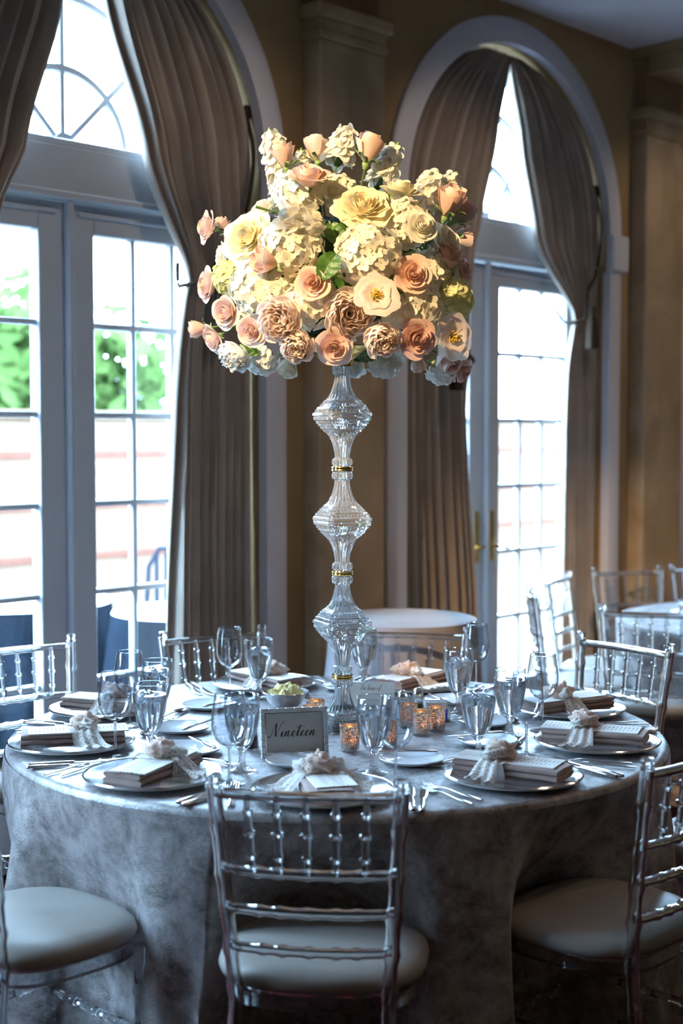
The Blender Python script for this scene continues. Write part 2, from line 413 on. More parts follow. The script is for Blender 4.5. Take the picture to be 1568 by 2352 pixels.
def arch_trim(c, n, label):
    ri, ro = .825, .945; N = 40
    root = empty('trim_%d' % n, MW @ T(c, FACE, 0), label, 'trim', kind='structure')
    def prof(t):                           # cross-section around the opening: inner -> outer
        return [(ri, .02), (ri, -.028), (ri + .03, -.034), (ro - .03, -.034), (ro, -.018), (ro, .0)]
    mb = MB(); K = 6
    def ring(u, v):
        t = pi*(1 - u); i = min(int(round(v*(K - 1))), K - 1); r, y = prof(0)[i]
        return (r*cos(t), y, SP_Z + r*sin(t))
    mb.grid(ring, N, K - 1); mb.build('arch_ring', m_trim, root, True, 30)
    for sgn in (-1, 1):
        mb = MB()
        pts = [(sgn*r, y) for r, y in prof(0)]
        def jamb(u, v, pts=pts):
            i = min(int(round(v*(K - 1))), K - 1); return (pts[i][0], pts[i][1], 2.455*u)
        mb.grid(jamb, 1, K - 1); mb.build('jamb', m_trim, root, True, 30)
        x0, x1 = sorted((sgn*(ri - .012), sgn*(ro + .022)))
        MB().bbox(x0, x1, -.055, .0, 2.455, SP_Z, .008).build('impost_block', m_trim, root, False)
    return root
for i, (c, lb) in enumerate(zip(ARCH + ARCH_OUT, ['white arch moulding around the left french doors', 'white arch moulding around the right french doors', 'white arch moulding beyond the left picture edge', 'white arch moulding beyond the right picture edge'])):
    arch_trim(c, i + 1, lb)

def pilaster(s, n, label):
    root = empty('trim_%d' % n, MW @ T(s, FACE, 0), label, 'pilaster', kind='structure')
    w, d = .20, .10
    MB().bbox(-w, w, -d, 0, .30, 3.20, .006).build('shaft', m_pil, root, False)
    MB().bbox(-w - .03, w + .03, -d - .03, 0, 0, .30, .01).build('plinth', m_pil, root, False)
    mb = MB(); mb.bbox(-w - .012, w + .012, -d - .012, 0, 3.20, 3.235, .005); mb.bbox(-w - .03, w + .03, -d - .03, 0, 3.285, 3.34, .01); mb.bbox(-w - .005, w + .005, -d - .005, 0, 3.235, 3.285, .004)
    mb.build('capital', m_pil, root, False)
    MB().box(-w + .02, w - .02, -d + .02, 0, 3.34, CEIL).build('upper_block', m_beam, root, False)
    return root
def beam(s, n, label):
    root = empty('trim_%d' % n, MW @ T(s, FACE, CEIL), label, 'beam', kind='structure')
    MB().box(-.17, .17, YB - FACE, 0, -.14, 0).build('beam_body', m_beam, root, False)
    mb = MB()
    for sg in (-1, 1): mb.box(min(sg*.17, sg*.21), max(sg*.17, sg*.21), YB - FACE, 0, -.05, 0)
    mb.build('beam_moulding', m_beam, root, False)
PS = [1.145, 3.665, -1.375, -3.895]
for i, (s, lb) in enumerate(zip(PS, ['marbled tan pilaster between the two arches', 'marbled tan pilaster right of the right arch', 'marbled tan pilaster left of the left arch', 'marbled tan pilaster beside the camera'])): pilaster(s, 5 + i, lb)
for i, (s, lb) in enumerate(zip(PS, ['brown ceiling beam above the middle pilaster', 'brown ceiling beam above the right pilaster', 'brown ceiling beam above the left pilaster', 'brown ceiling beam over the camera'])): beam(s, 9 + i, lb)

# ------------------------------------------------------------------ french doors and fanlights
GL0, GL1, GB, GT = .125, .710, .332, 2.335     # glass edges of a leaf measured from the meeting line
LEAF = .82
pane_me = MB().box(-.094, .094, -.003, .003, -.164, .164).mesh('pane', m_pane, False)
def door(c, n, label, detail=True):
    root = empty('door_%d' % n, MW @ T(c, 0, 0), label, 'door', kind='structure')
    mb = MB(); mb.box(-AW, -AW + .02, -.05, .05, 0, 2.46); mb.box(AW - .02, AW, -.05, .05, 0, 2.46)
    mb.build('door_frame', m_door, root, False)
    MB().bbox(-AW, AW, -.055, .05, 2.47, 2.64, .004).build('transom_panel', m_door, root, False)
    MB().bbox(-AW, AW, -.075, .05, 2.445, 2.475, .006).build('transom_moulding', m_door, root, False)
    MB().bbox(-.014, .014, -.062, -.03, 0, 2.445, .006).build('astragal', m_door, root, False)
    for sg in (-1, 1):
        mb = MB()
        def bx(a, b, y0, y1, z0, z1, bev=.004):
            x0, x1 = sorted((sg*a, sg*b)); mb.bbox(x0, x1, y0, y1, z0, z1, bev)
        bx(.004, GL0, -.03, .03, .01, 2.44); bx(GL1, LEAF - .004, -.03, .03, .01, 2.44)
        bx(GL0, GL1, -.03, .03, GT, 2.44); bx(GL0, GL1, -.03, .03, .01, GB); bx(GL0 - .04, GL1 + .04, -.036, -.03, .05, .07)
        bx(.05, LEAF - .02, -.040, -.03, 2.395, 2.412)
        leaf = mb.build('door_leaf', m_door, root, False)
        for k in range(1, 6):
            z = GB + (GT - GB)*k/6; x0, x1 = sorted((sg*GL0, sg*GL1))
            MB().bbox(x0, x1, -.018, .018, z - .011, z + .011, .004).build('muntin', m_door, leaf, False)
        for k in range(1, 3):
            x = sg*(GL0 + (GL1 - GL0)*k/3)
            MB().bbox(x - .011, x + .011, -.017, .017, GB, GT, .004).build('muntin', m_door, leaf, False)
        for r in range(6):
            for q in range(3):
                link('pane', pane_me, leaf, T(sg*(GL0 + (GL1 - GL0)*(q + .5)/3), 0, GB + (GT - GB)*(r + .5)/6))
        if detail:
            x = sg*.062
            MB().bbox(x - .016, x + .016, -.040, -.03, .96, 1.215, .004).build('handle_plate', m_brass, leaf, False)
            mb2 = MB(); mb2.sweep([(x, -.04, 1.035), (x, -.075, 1.035)], .009, seg=10)
            mb2.sweep([(x - sg*.004, -.075, 1.037), (x + sg*.03, -.078, 1.033), (x + sg*.075, -.076, 1.022), (x + sg*.105, -.074, 1.026)], [.010, .008, .007, .006], seg=8)
            mb2.build('lever_handle', m_brass, leaf)
            MB().lathe([(0, -.008), (.009, -.008), (.009, 0)], 12, T(x, -.04, 1.14) @ Matrix.Rotation(pi/2, 4, 'X')).build('key_cylinder', m_brass, leaf)
    return root
def fanlight(c, n, label):
    root = empty('window_%d' % n, MW @ T(c, 0, SP_Z), label, 'window', kind='structure')
    N = 36; Ro = AW; Ri = .765
    def ringmb(r0, r1, y0, y1, a0=0, a1=pi, N=36):
        mb = MB(); pr = [(r0, y0), (r1, y0), (r1, y1), (r0, y1), (r0, y0)]
        mb.grid(lambda u, v: (pr[min(int(round(v*4)), 4)][0]*cos(a0 + (a1 - a0)*u), pr[min(int(round(v*4)), 4)][1], pr[min(int(round(v*4)), 4)][0]*sin(a0 + (a1 - a0)*u)), N, 4); return mb
    ringmb(Ri, Ro, -.05, .05).build('window_frame', m_door, root, True, 30)
    MB().bbox(-AW, AW, -.05, .05, -.006, .022, .004).build('window_sill', m_door, root, False)
    rings = [.285, .55]
    for r in rings: ringmb(r - .011, r + .011, -.017, .017).build('muntin', m_door, root, True, 30)
    MB().lathe([(0, -.025), (.05, -.025), (.05, .025), (0, .025)], 24, Matrix.Rotation(pi/2, 4, 'X') @ T(0, 0, 0)).build('fan_hub', m_door, root, True, 30)
    for k in range(1, 4):
        a = pi*k/4
        mb = MB(); mb.bbox(0.02, Ri + .02, -.016, .016, -.011, .011, .003, Matrix.Rotation(-a, 4, 'Y')); mb.build('muntin', m_door, root, False)
    rr = [.02] + rings + [Ri + .01]
    for i in range(3):
        for k in range(4):
            mb = MB(); a0, a1 = pi*k/4, pi*(k + 1)/4
            mb.grid(lambda u, v: ((rr[i] + (rr[i + 1] - rr[i])*v)*cos(a0 + (a1 - a0)*u), 0, (rr[i] + (rr[i + 1] - rr[i])*v)*sin(a0 + (a1 - a0)*u)), 8, 1)
            mb.build('pane', m_pane, root, False)
DL = ['white french doors of the left arch', 'white french doors of the right arch with brass handles', 'white french doors beyond the left picture edge', 'white french doors beyond the right picture edge']
for i, c in enumerate(ARCH + ARCH_OUT):
    door(c, i + 1, DL[i], i == 1); fanlight(c, i + 1, DL[i].replace('french doors', 'fanlight').replace(' with brass handles', ''))

# ------------------------------------------------------------------ curtains
def interp(tab, z):
    if z >= tab[0][0]: return tab[0][1]
    for (z0, a), (z1, b) in zip(tab[:-1], tab[1:]):
        if z <= z0 and z >= z1:
            t = (z0 - z)/(z0 - z1); t = t*t*(3 - 2*t)*.5 + t*.5; return a + (b - a)*t
    return tab[-1][1]
def curtain(c, side, edge, label, knot_z, hook_z=2.88, pleats=9, seed=0):
    """side = +1 right panel, -1 left panel; edge = [(z, distance of free edge from centre)]"""
    root = empty('curtain', MW @ T(c, -.125, 0), label, 'curtain', 'curtains of the arched doors')
    ztop = SP_Z + .80; NZ = 60; NQ = pleats*10
    ke = interp(edge, knot_z)
    def fn(u, v):
        z = .012 + (ztop - .012)*(1 - v)
        a = interp(edge, z)
        b = .812 if z < SP_Z else sqrt(max(.812**2 - (z - SP_Z)**2, .0004))
        b = max(b, a + .012)
        q = u + .035*sin(3.1*u + seed + 1.3*z)*(1 - u)*u*4
        s = a + (b - a)*q
        full = min(1, max(.12, (b - a)/.45))
        tie = exp(-((z - knot_z)/.16)**2)*(1 - min(1, u*2.2)) if knot_z else 0
        amp = .032*full*(1 - .55*tie)*(1.0 + .25*sin(seed + 2.1*u*6))
        ph = 2*pi*pleats*u + .5*sin(1.7*z + seed + 4*u)
        y = amp*sin(ph) + .008*sin(2.3*ph + seed) - .028*tie - .012*exp(-((u)/.03)**2)
        z2 = z
        return (side*s, y, z2)
    mb = MB(); mb.grid(fn, NQ, NZ)
    o = mb.build('drape', m_curtain, root, True, 80)
    sm = o.modifiers.new('thickness', 'SOLIDIFY'); sm.thickness = .004; sm.offset = 0
    # tie-back cord and tassel
    pts = [(.80, -.01, hook_z), (.79, -.065, hook_z - .16), (.765, -.075, hook_z - .32), (.72, -.078, hook_z - .45), (.64, -.085, knot_z + .15), (.5*(ke + .64), -.088, knot_z + .06), (ke + .02, -.075, knot_z), (ke - .012, -.02, knot_z - .012), (ke + .02, .05, knot_z), (.5, .06, knot_z + .1)]
    P = []
    for i in range(len(pts) - 1):
        for k in range(5):
            t = k/5; p0 = Vector(pts[max(i - 1, 0)]); p1 = Vector(pts[i]); p2 = Vector(pts[i + 1]); p3 = Vector(pts[min(i + 2, len(pts) - 1)])
            P.append(.5*((2*p1) + (p2 - p0)*t + (2*p0 - 5*p1 + 4*p2 - p3)*t*t + (3*p1 - p0 - 3*p2 + p3)*t**3))
    mb = MB(); mb.sweep([(side*p.x, p.y, p.z) for p in P], .009, seg=8); mb.build('tieback_cord', m_cord, root)
    mb = MB(); mb.lathe([(0, .03), (.018, .025), (.022, 0), (.018, -.02), (0, -.024)], 12, T(side*.80, -.02, hook_z)); mb.build('tieback_hook', m_cord, root)
    tx, tz = side*(.5*(ke + .64) + .02), knot_z + .05
    mb = MB(); mb.lathe([(0, .02), (.018, .012), (.022, -.01), (.014, -.03), (.022, -.045), (.03, -.10), (.034, -.20), (0, -.205)], 14, T(tx, -.115, tz), mod=lambda a, z: 1 + .08*sin(9*a)); mb.build('tassel', m_cord, root)
    return root
# free edge distances from the arch centre
ER_L = [(3.45, .02), (3.18, .12), (2.65, .29), (2.20, .478), (2.10, .455), (1.7, .425), (.9, .395), (0, .37)]
ER_R = [(3.45, .05), (3.05, .17), (2.60, .30), (2.205, .60), (2.12, .585), (1.6, .56), (1.1, .55), (0, .53)]
EL_R = [(3.45, -.05), (3.05, .05), (2.616, .17), (2.466, .22), (1.90, .30), (1.4, .27), (.787, .205), (0, .17)]
EL_L = [(3.45, .02), (3.135, .07), (2.606, .235), (2.383, .345), (2.2, .45), (2.1, .44), (1.0, .40), (0, .38)]
curtain(ARCH[0], 1, ER_L, 'taupe curtain swept right of the left arch window', 2.18, seed=1)
curtain(ARCH[0], -1, EL_L, 'taupe curtain at the top left picture corner', 2.18, seed=2)
curtain(ARCH[1], 1, ER_R, 'taupe curtain tied back on the right of the right arch', 2.19, seed=3)
curtain(ARCH[1], -1, EL_R, 'wide taupe curtain behind the flowers, left half of the right arch', 1.95, seed=4)

# ================================================================== OUTDOORS
struct('terrace', MB().box(-40, 40, .10, 60, -.16, -.05), m_sweet, 'pale patio paving outside the doors', M=MW)['category'] = 'paving'
WY = 7.0                                      # garden wall, distance behind the doors
gw = empty('garden_wall', MW @ T(0, WY, -.05), 'pale block wall with thin red brick courses across the patio', 'wall', kind='structure')
MB().box(-20, 40, 0, .3, 0, 1.80).build('wall_body', m_block, gw, False)
for z in (.42, .92, 1.42): MB().box(-20, 40, -.015, 0, z, z + .07).build('brick_course', m_redbr, gw, False)
MB().bbox(-20, 40, -.05, .35, 1.80, 1.88, .01).build('coping', m_block, gw, False)

def tree(s, y, h, r, seed, label):
    rnd = random.Random(seed)
    root = empty('garden_tree', MW @ T(s, y, -.05), label, 'tree', 'trees behind the garden wall')
    MB().sweep([(0, 0, 0), (.1, .05, h*.35), (.02, .1, h*.62), (.15, 0, h*.8)], [.16, .13, .09, .04], seg=8).build('trunk', m_bark, root)
    vs = []; fs = []
    blobs = [(rnd.gauss(0, r*.5), rnd.gauss(0, r*.4), h*(.2 + .66*rnd.random()), r*(.35 + .3*rnd.random())) for _ in range(34)]
    for (bx, by, bz, br) in blobs:
        for _ in range(130):
            d = Vector((rnd.gauss(0, 1), rnd.gauss(0, 1), rnd.gauss(0, 1))).normalized()
            p = Vector((bx, by, bz)) + d*br*(.65 + .4*rnd.random())
            q = Vector((rnd.gauss(0, 1), rnd.gauss(0, 1), rnd.gauss(0, 1))).normalized()
            a = d.cross(q).normalized(); b = (d + q*.5).cross(a).normalized(); sz = .16 + .16*rnd.random(); n = len(vs)
            vs += [p - a*sz*.5, p - b*sz*.3 + d*.02, p + a*sz, p + b*sz*.3 + d*.02]
            fs.append((n, n + 1, n + 2, n + 3))
    MB().add(vs, fs).build('foliage', m_treeleaf, root, False)
TL = ['tree outside the left pane of the left doors', 'tree seen through the glass beside the left curtain', 'tall tree farther left behind the garden wall', 'tree behind the middle pilaster, beyond the garden wall', 'tree outside the right arch doors', 'tree at the right end of the garden wall']
for i, (s, y, h, r) in enumerate([(-3.4, 9.0, 5.9, 1.7), (-.8, 9.4, 5.0, 1.8), (-6.4, 9.6, 4.6, 1.7), (2.4, 9.4, 3.5, 1.5), (6.5, 9.8, 3.4, 1.5), (10.5, 10.2, 3.6, 1.6)]):
    tree(s, y, h, r, 40 + i, TL[i])

def patio_table(x, y, r, label, lab2):
    root = empty('patio_table', T(x, y, -.05), label, 'table')
    MB().lathe([(r, .74), (r, .77), (0, .77)], 32).build('tabletop', m_patio, root); MB().lathe([(.25, 0), (.25, .03), (.04, .06), (.04, .74)], 16).build('pedestal', m_patio, root)
    cl = empty('patio_tablecloth', T(x, y, -.05), lab2, 'tablecloth')
    MB().lathe([(0, .782), (r + .004, .782), (r + .012, .77)], 48).build('cloth_top', m_linen, cl)
    MB().grid(lambda u, v: ((r + .012 + v*.06*(1 + .8*sin(14*2*pi*u)))*cos(2*pi*u), (r + .012 + v*.06*(1 + .8*sin(14*2*pi*u)))*sin(2*pi*u), .77 - .70*v), 140, 8, cu=True).build('cloth_skirt', m_bluecl, cl)
m_bluecl = noisy(mat('slate_blue_cloth', rough=.8, spec=0), (.005, .0075, .011), (.007, .010, .015), 5)
patio_table(-1.72, 3.42, .50, 'round patio table outside the left door leaf', 'white cloth with blue skirt on the left patio table')
patio_table(-.76, 3.00, .36, 'round patio table outside the right door leaf of the left arch', 'white cloth with blue skirt beside the left curtain')
def patio_chair(M, label):
    root = empty('patio_chair', M, label, 'chair', 'dark patio chairs')
    MB().bbox(-.22, .22, -.2, .22, .43, .46, .01).build('seat', m_linen, root, False)
    for x, y in ((-.2, -.19), (.2, -.19), (-.2, .2), (.2, .2)): MB().sweep([(x, y, 0), (x, y, .44)], .014, seg=8).build('leg', m_patio, root)
    MB().sweep([(-.21, -.2, .44), (-.22, -.25, .78), (-.15, -.27, .90), (.15, -.27, .90), (.22, -.25, .78), (.21, -.2, .44)], .016, seg=8).build('back_frame', m_patio, root)
    for k in range(5): MB().bbox(-.16 + .08*k - .014, -.16 + .08*k + .014, -.265, -.245, .46, .88, .004).build('back_slat', m_patio, root, False)
patio_chair(T(-1.20, 5.0, -.05) @ RZ(radians(150)), 'dark slatted patio chair seen through the left doors')
patio_chair(T(-.52, 4.5, -.05) @ RZ(radians(200)), 'dark slatted patio chair nearest the left curtain outside')
lr = empty('wall_lantern', MW @ T(-.6 - .05, WY - .02, 1.55), 'dark round lantern on the garden wall', 'lantern')
MB().bbox(-.03, .03, -.03, .02, -.02, .12, .005).build('bracket', m_patio, lr, False)
MB().lathe([(0, -.20), (.10, -.16), (.14, 0), (.10, .14), (0, .18)], 16, T(0, -.14, .05)).build('lamp_body', m_patio, lr)

# ================================================================== MAIN TABLE
TX, TZ, TR = -.012, .76, .915
SET_ANG = dict(A=-162, B=-126.5, C=-92.5, D=-54.5, E=-17.5, F=19, G=69, I=110, H=161)
CH_POS = dict(A=(-1.13, -.22, 12), B=(-.705, -.77, 45), C=(-.036, -.93, 82), D=(.605, -.70, 137), E=(1.10, -.09, 176), F=(.77, .64, 219), G=(.205, .865, 257), I=(-.335, .82, 300), H=(-.93, .57, 309))
CH_ANG = {k: math.degrees(atan2(v[1], v[0] + .012)) for k, v in CH_POS.items()}
CH_R = {k: math.hypot(v[0] + .012, v[1]) for k, v in CH_POS.items()}

root = empty('banquet_table', T(TX, 0, 0), 'round folding banquet table under the silver velvet cloth', 'table')
MB().lathe([(0, .715), (.895, .715), (.895, .745), (0, .745)], 48).build('tabletop', m_bark, root)
for k in range(4):
    a = pi/4 + pi/2*k; MB().sweep([(.42*cos(a), .42*sin(a), 0), (.42*cos(a), .42*sin(a), .715)], .018, seg=10).build('leg', m_lampd, root)
def cloth():
    root = empty('tablecloth', T(TX, 0, 0), 'silvery taupe crushed velvet cloth draping the round table to the floor', 'tablecloth')
    MB().lathe([(0, TZ), (.3, TZ), (.6, TZ), (.84, TZ), (.895, TZ - .0005), (.907, TZ - .003), (.9135, TZ - .010), (.916, TZ - .02)], 256).build('cloth_top', m_cloth, root)
    angs = [radians(a) for a in CH_ANG.values()]; rs = list(CH_R.values())
    def fn(u, v):
        th = 2*pi*u
        push = 0; deep = .915
        for a, rc in zip(angs, rs):
            d = (th - a + pi) % (2*pi) - pi
            g = exp(-(abs(d)/.245)**5)
            if g > push: push = g; deep = min(.90, rc - .215 + .045*(d/.22)**2)
        z = (TZ - .02)*(1 - v) + .004*v
        zz = TZ - z
        k = min(1, zz/.30); k = k*k*(3 - 2*k)*.6 + k*.4
        fold = (.040*(1 - 2*abs(sin(4.5*th + .55))**.7) + .026*(1 - 2*abs(sin(8.5*th + .2 + .4*zz))**.6) + .010*sin(31*th + 2*zz))*min(1, zz/.40)
        free = .916 + .10*min(1, zz/.6) + fold*(1 - .75*push)
        r = free + (deep + fold*.12 - free)*push*k
        wr = .006*noise.noise((4*cos(th)*2, 4*sin(th)*2, z*5))*min(1, zz/.1)
        r += wr
        return (r*cos(th), r*sin(th), z)
    MB().grid(fn, 720, 60, cu=True).build('cloth_skirt', m_cloth, root, True, 80)
cloth()

# ------------------------------------------------------------------ clear acrylic chiavari chair
def rod(p0, p1, r, knots=(), kr=None, seg=10, taper=None, ends=0):
    """a bamboo rod: straight lathe from p0 to p1 with raised rings"""
    p0 = Vector(p0); p1 = Vector(p1); L = (p1 - p0).length; kr = kr or r*1.28; pr = []
    n = 8
    zs = sorted(set([0, L] + [L*i/n for i in range(n + 1)]))
    ks = [k*L for k in knots]; h = r*.55
    zs = [z for z in zs if all(abs(z - k) > h*2.2 for k in ks)]
    pts = [(z, r) for z in zs]
    for k in ks: pts += [(k - h*1.5, r), (k - h*.8, kr), (k + h*.8, kr), (k + h*1.5, r)]
    pts.sort()
    tp = taper or (lambda t: 1)
    prof = [(0, pts[0][0])] + [(q*tp(z/L), z) for z, q in pts] + [(0, pts[-1][0])]
    return MB().lathe(prof, seg, T(*p0) @ align(p1 - p0))
def curved_rod(pts, r, seg=10, knots=()):
    pts = [Vector(p) for p in pts]; mb = MB(); N = 24; P = []; R = []
    for i in range(N + 1):
        t = i/N; p = (1 - t)**2*pts[0] + 2*t*(1 - t)*pts[1] + t*t*pts[2]; P.append(p); R.append(r)
    for k in knots:
        i = int(round(k*N)); R[i] = r*1.3
    return mb.sweep(P, R, seg=seg)
def make_chair():
    root = empty('chiavari_chair')
    H = .882
    def post(sg, z):                          # back post centre line
        t = max(0, (z - .42)/(H - .42)); return Vector((sg*(.158 + .034*t), -.185 - .055*t**1.2, z))
    for sg in (-1, 1):
        mb = MB(); P = []; R = []
        kn = [.12, .22, .335, .45, .537, .622, .705, .80]
        for i in range(44):
            z = H*i/43; P.append(post(sg, z) if z > .42 else Vector((sg*(.158 + .022*(1 - z/.42)), -.185 - .05*(1 - z/.42), z)))
            R.append(.0158)
        for k in kn:
            i = int(round(k/H*43)); R[i] = .0195
        R[0] = .012
        mb.sweep(P, R, seg=12); mb.build('back_post', m_acryl, root)
        tp = post(sg, H)
        MB().lathe([(0, 0), (.0158, 0), (.0165, .004), (.010, .008), (.0145, .012), (.0165, .018), (.013, .025), (0, .027)], 14, T(*tp)).build('finial', m_acryl, root)
        rod((sg*.185, .165, 0), (sg*.185, .160, .425), .0155, (.28, .5, .75), seg=12).build('front_leg', m_acryl, root)
        for z in (.13, .235): rod((sg*.178, -.215, z), (sg*.185, .163, z), .010, (.25, .5, .75), seg=8).build('stretcher', m_acryl, root)
    for z in (.13, .235): rod((-.185, .163, z - .02), (.185, .163, z - .02), .010, (.25, .5, .75), seg=8).build('stretcher', m_acryl, root)
    rod((-.175, -.21, .18), (.175, -.21, .18), .010, (.25, .5, .75), seg=8).build('stretcher', m_acryl, root)
    def rail(z, r, name, bow=.022, kn=(.2, .35, .5, .65, .8)):
        a, b = post(-1, z), post(1, z); m = (a + b)/2; m.y -= bow*2
        curved_rod([a, m, b], r, knots=kn).build(name, m_acryl, root)
        return lambda t: (1 - t)**2*a + 2*t*(1 - t)*m + t*t*b
    top = rail(.868, .0115, 'top_rail', kn=())
    r2 = rail(.705, .0105, 'back_rail'); rail(.622, .0105, 'back_rail'); rail(.537, .0105, 'back_rail')
    for k in range(5):
        t = .18 + .16*k
        rod(r2(t), top(t), .0072, (.2, .5, .78), kr=.0108, seg=10, taper=lambda q: .8 + .35*sin(pi*q)).build('spindle', m_acryl, root)
    # seat frame
    def se(a, rx, ry, n=3.2):
        c, s = cos(a), sin(a); return (rx*abs(c)**(2/n)*(1 if c > 0 else -1), ry*abs(s)**(2/n)*(1 if s > 0 else -1))
    mb = MB(); sec = [(1, .405), (1, .435), (.86, .435), (.86, .405), (1, .405)]
    def fr(u, v):
        k, z = sec[min(int(round(v*4)), 4)]; x, y = se(2*pi*u, .21*k, .195*k); return (x, y, z)
    mb.grid(fr, 56, 4, cu=True); mb.build('seat_frame', m_acryl, root, True, 40)
    prof = [(0, .437), (.9, .437), (.985, .444), (1.01, .458), (.99, .472), (.93, .484), (.8, .492), (.55, .497), (.25, .499), (0, .4995)]
    mb = MB(); mb.grid(lambda u, v: (*[q for q in se(2*pi*u, max(prof[min(int(round(v*9)), 9)][0], 1e-4)*.225, max(prof[min(int(round(v*9)), 9)][0], 1e-4)*.203, 2.7)], prof[min(int(round(v*9)), 9)][1]), 56, 9, cu=True)
    c = mb.build('cushion', m_cushion, root, True, 80); c['label'] = 'ivory padded seat cushion'
    return root
chair0 = make_chair(); used = [False]
def place_chair(x, y, face, label, group):
    o = chair0 if not used[0] else copy_tree(chair0); used[0] = True
    o.location = (x, y, 0); o.rotation_euler = (0, 0, face - pi/2)     # local +Y faces the table
    tag(o, label, 'chair', group)
CHL = dict(A='clear acrylic chair beyond the left edge of the main table', B='clear acrylic chair with its ivory cushion at the lower left corner',
 C='nearest clear acrylic chair, its back toward the camera at front centre', D='clear acrylic chair with its ivory cushion at the lower right corner',
 E='clear acrylic chair cut by the right picture edge beside the main table', F='clear acrylic chair right of the main table, before the second table',
 G='clear acrylic chair at the rear, in front of the small lilac table', I='clear acrylic chair at the rear left, before the left curtain', H='clear acrylic chair at the left edge before the left french doors')
for k, (x, y, f) in CH_POS.items(): place_chair(x, y, radians(f), CHL[k], 'clear acrylic chairs')

# small lilac cocktail table by the wall
cx_, cy_, cz_, cr_ = .242, 1.52, .885, .285
root = empty('cocktail_table', T(cx_, cy_, 0), 'small round side table between the two arches, under the lilac cloth', 'table')
MB().lathe([(0, cz_ - .035), (cr_ - .015, cz_ - .035), (cr_ - .015, cz_ - .008), (0, cz_ - .008)], 40).build('tabletop', m_bark, root)
MB().lathe([(.2, 0), (.2, .02), (.03, .05), (.03, cz_ - .035)], 16).build('pedestal', m_lampd, root)
root = empty('side_tablecloth', T(cx_, cy_, 0), 'plain dusty lilac cloth on the small side table behind the rear chair', 'tablecloth')
MB().lathe([(0, cz_), (cr_ - .02, cz_), (cr_, cz_ - .006), (cr_ + .004, cz_ - .02)], 80).build('cloth_top', m_greycloth, root)
MB().grid(lambda u, v: ((cr_ + .004 + .08*v + .012*v*sin(2*pi*9*u + .7) + .006*v*sin(2*pi*17*u))*cos(2*pi*u), (cr_ + .004 + .08*v + .012*v*sin(2*pi*9*u + .7) + .006*v*sin(2*pi*17*u))*sin(2*pi*u), (cz_ - .02)*(1 - v) + .004*v), 180, 24, cu=True).build('cloth_skirt', m_greycloth, root, True, 80)

# second dining table at the right
bx_, by_, br_ = 2.02, 2.42, .76
root = empty('banquet_table', T(bx_, by_, 0), 'second round dining table at the right edge under its pale cloth', 'table')
MB().lathe([(0, .715), (br_ - .02, .715), (br_ - .02, .745), (0, .745)], 40).build('tabletop', m_bark, root)
for k in range(4):
    a = pi/4 + pi/2*k; MB().sweep([(.4*cos(a), .4*sin(a), 0), (.4*cos(a), .4*sin(a), .715)], .018, seg=10).build('leg', m_lampd, root)
root = empty('tablecloth', T(bx_, by_, 0), 'pale silver cloth on the second table at the right edge', 'tablecloth')
MB().lathe([(0, .76), (br_ - .02, .76), (br_, .755), (br_ + .004, .74)], 100).build('cloth_top', m_cloth, root)
MB().grid(lambda u, v: ((br_ + .004 - .05*v + .03*v*sin(2*pi*11*u))*cos(2*pi*u), (br_ + .004 - .05*v + .03*v*sin(2*pi*11*u))*sin(2*pi*u), .74*(1 - v) + .004*v), 200, 20, cu=True).build('cloth_skirt', m_cloth, root, True, 80)
for x, y, f, lb in [(1.30, 1.95, 78, 'clear acrylic chair with its back to us at the near side of the second table'), (1.10, 2.40, -4, 'clear acrylic chair seen edge-on left of the second table'),
     (1.28, 2.87, -25, 'clear acrylic chair before the glass of the right french doors'), (1.57, 3.20, -72, 'clear acrylic chair before the brown wall right of the right arch'),
     (1.98, 3.34, -82, 'clear acrylic chair cut by the right picture edge before the brown wall')]:
    place_chair(x, y, radians(f), lb, 'clear acrylic chairs')

# ================================================================== PLACE SETTINGS
def fork_meshes(L=.20):
    h = MB(); h.sweep([(0, -L*.5, .004), (0, -L*.47, .005), (0, -L*.2, .006), (0, L*.10, .009), (0, L*.2, .008), (0, L*.27, .004)], [.006, .009, .0065, .0028, .004, .0115], [.0015, .002, .0022, .002, .0016, .0011], 10, up=(0, 0, 1))
    t = MB(); t.sweep([(0, L*.265, .004), (0, L*.33, .003), (0, L*.42, .005), (0, L*.5, .010)], [.0020, .0017, .0016, .0008], [.001, .001, .001, .0007], 6, up=(0, 0, 1))
    return h.mesh('handle', m_silver, True, 60), t.mesh('tine', m_silver, True, 60)
FH, FT = fork_meshes()
def fork(M, label, scale=1):
    r = empty('fork', M @ Matrix.Scale(scale, 4), label, 'fork', 'silver forks'); link('handle', FH, r)
    for k in range(4): link('tine', FT, r, T(-.0087 + .0058*k, 0, 0))
KH = MB().sweep([(0, -.118, .006), (0, -.112, .006), (0, -.06, .0065), (0, -.01, .006), (0, .0, .006)], [.005, .0092, .0085, .0062, .0055], [.003, .0052, .005, .0042, .0035], 12, up=(0, 0, 1)).mesh('handle', m_silver, True, 60)
KB = MB().sweep([(0, -.004, .006), (.001, .03, .005), (.001, .08, .005), (-.002, .115, .005), (-.006, .122, .005)], [.006, .0095, .0105, .006, .001], [.0016, .0011, .001, .0008, .0005], 10, up=(0, 0, 1)).mesh('blade', m_silver, True, 60)
def knife(M, label, scale=1, name='table_knife', grp='silver knives'):
    r = empty(name, M @ Matrix.Scale(scale, 4), label, 'knife', grp); link('handle', KH, r); link('blade', KB, r)
SH = MB().sweep([(0, -.10, .004), (0, -.094, .005), (0, -.04, .006), (0, .025, .009), (0, .045, .007)], [.006, .009, .0065, .0028, .004], [.0015, .002, .0022, .002, .0015], 10, up=(0, 0, 1)).mesh('handle', m_silver, True, 60)
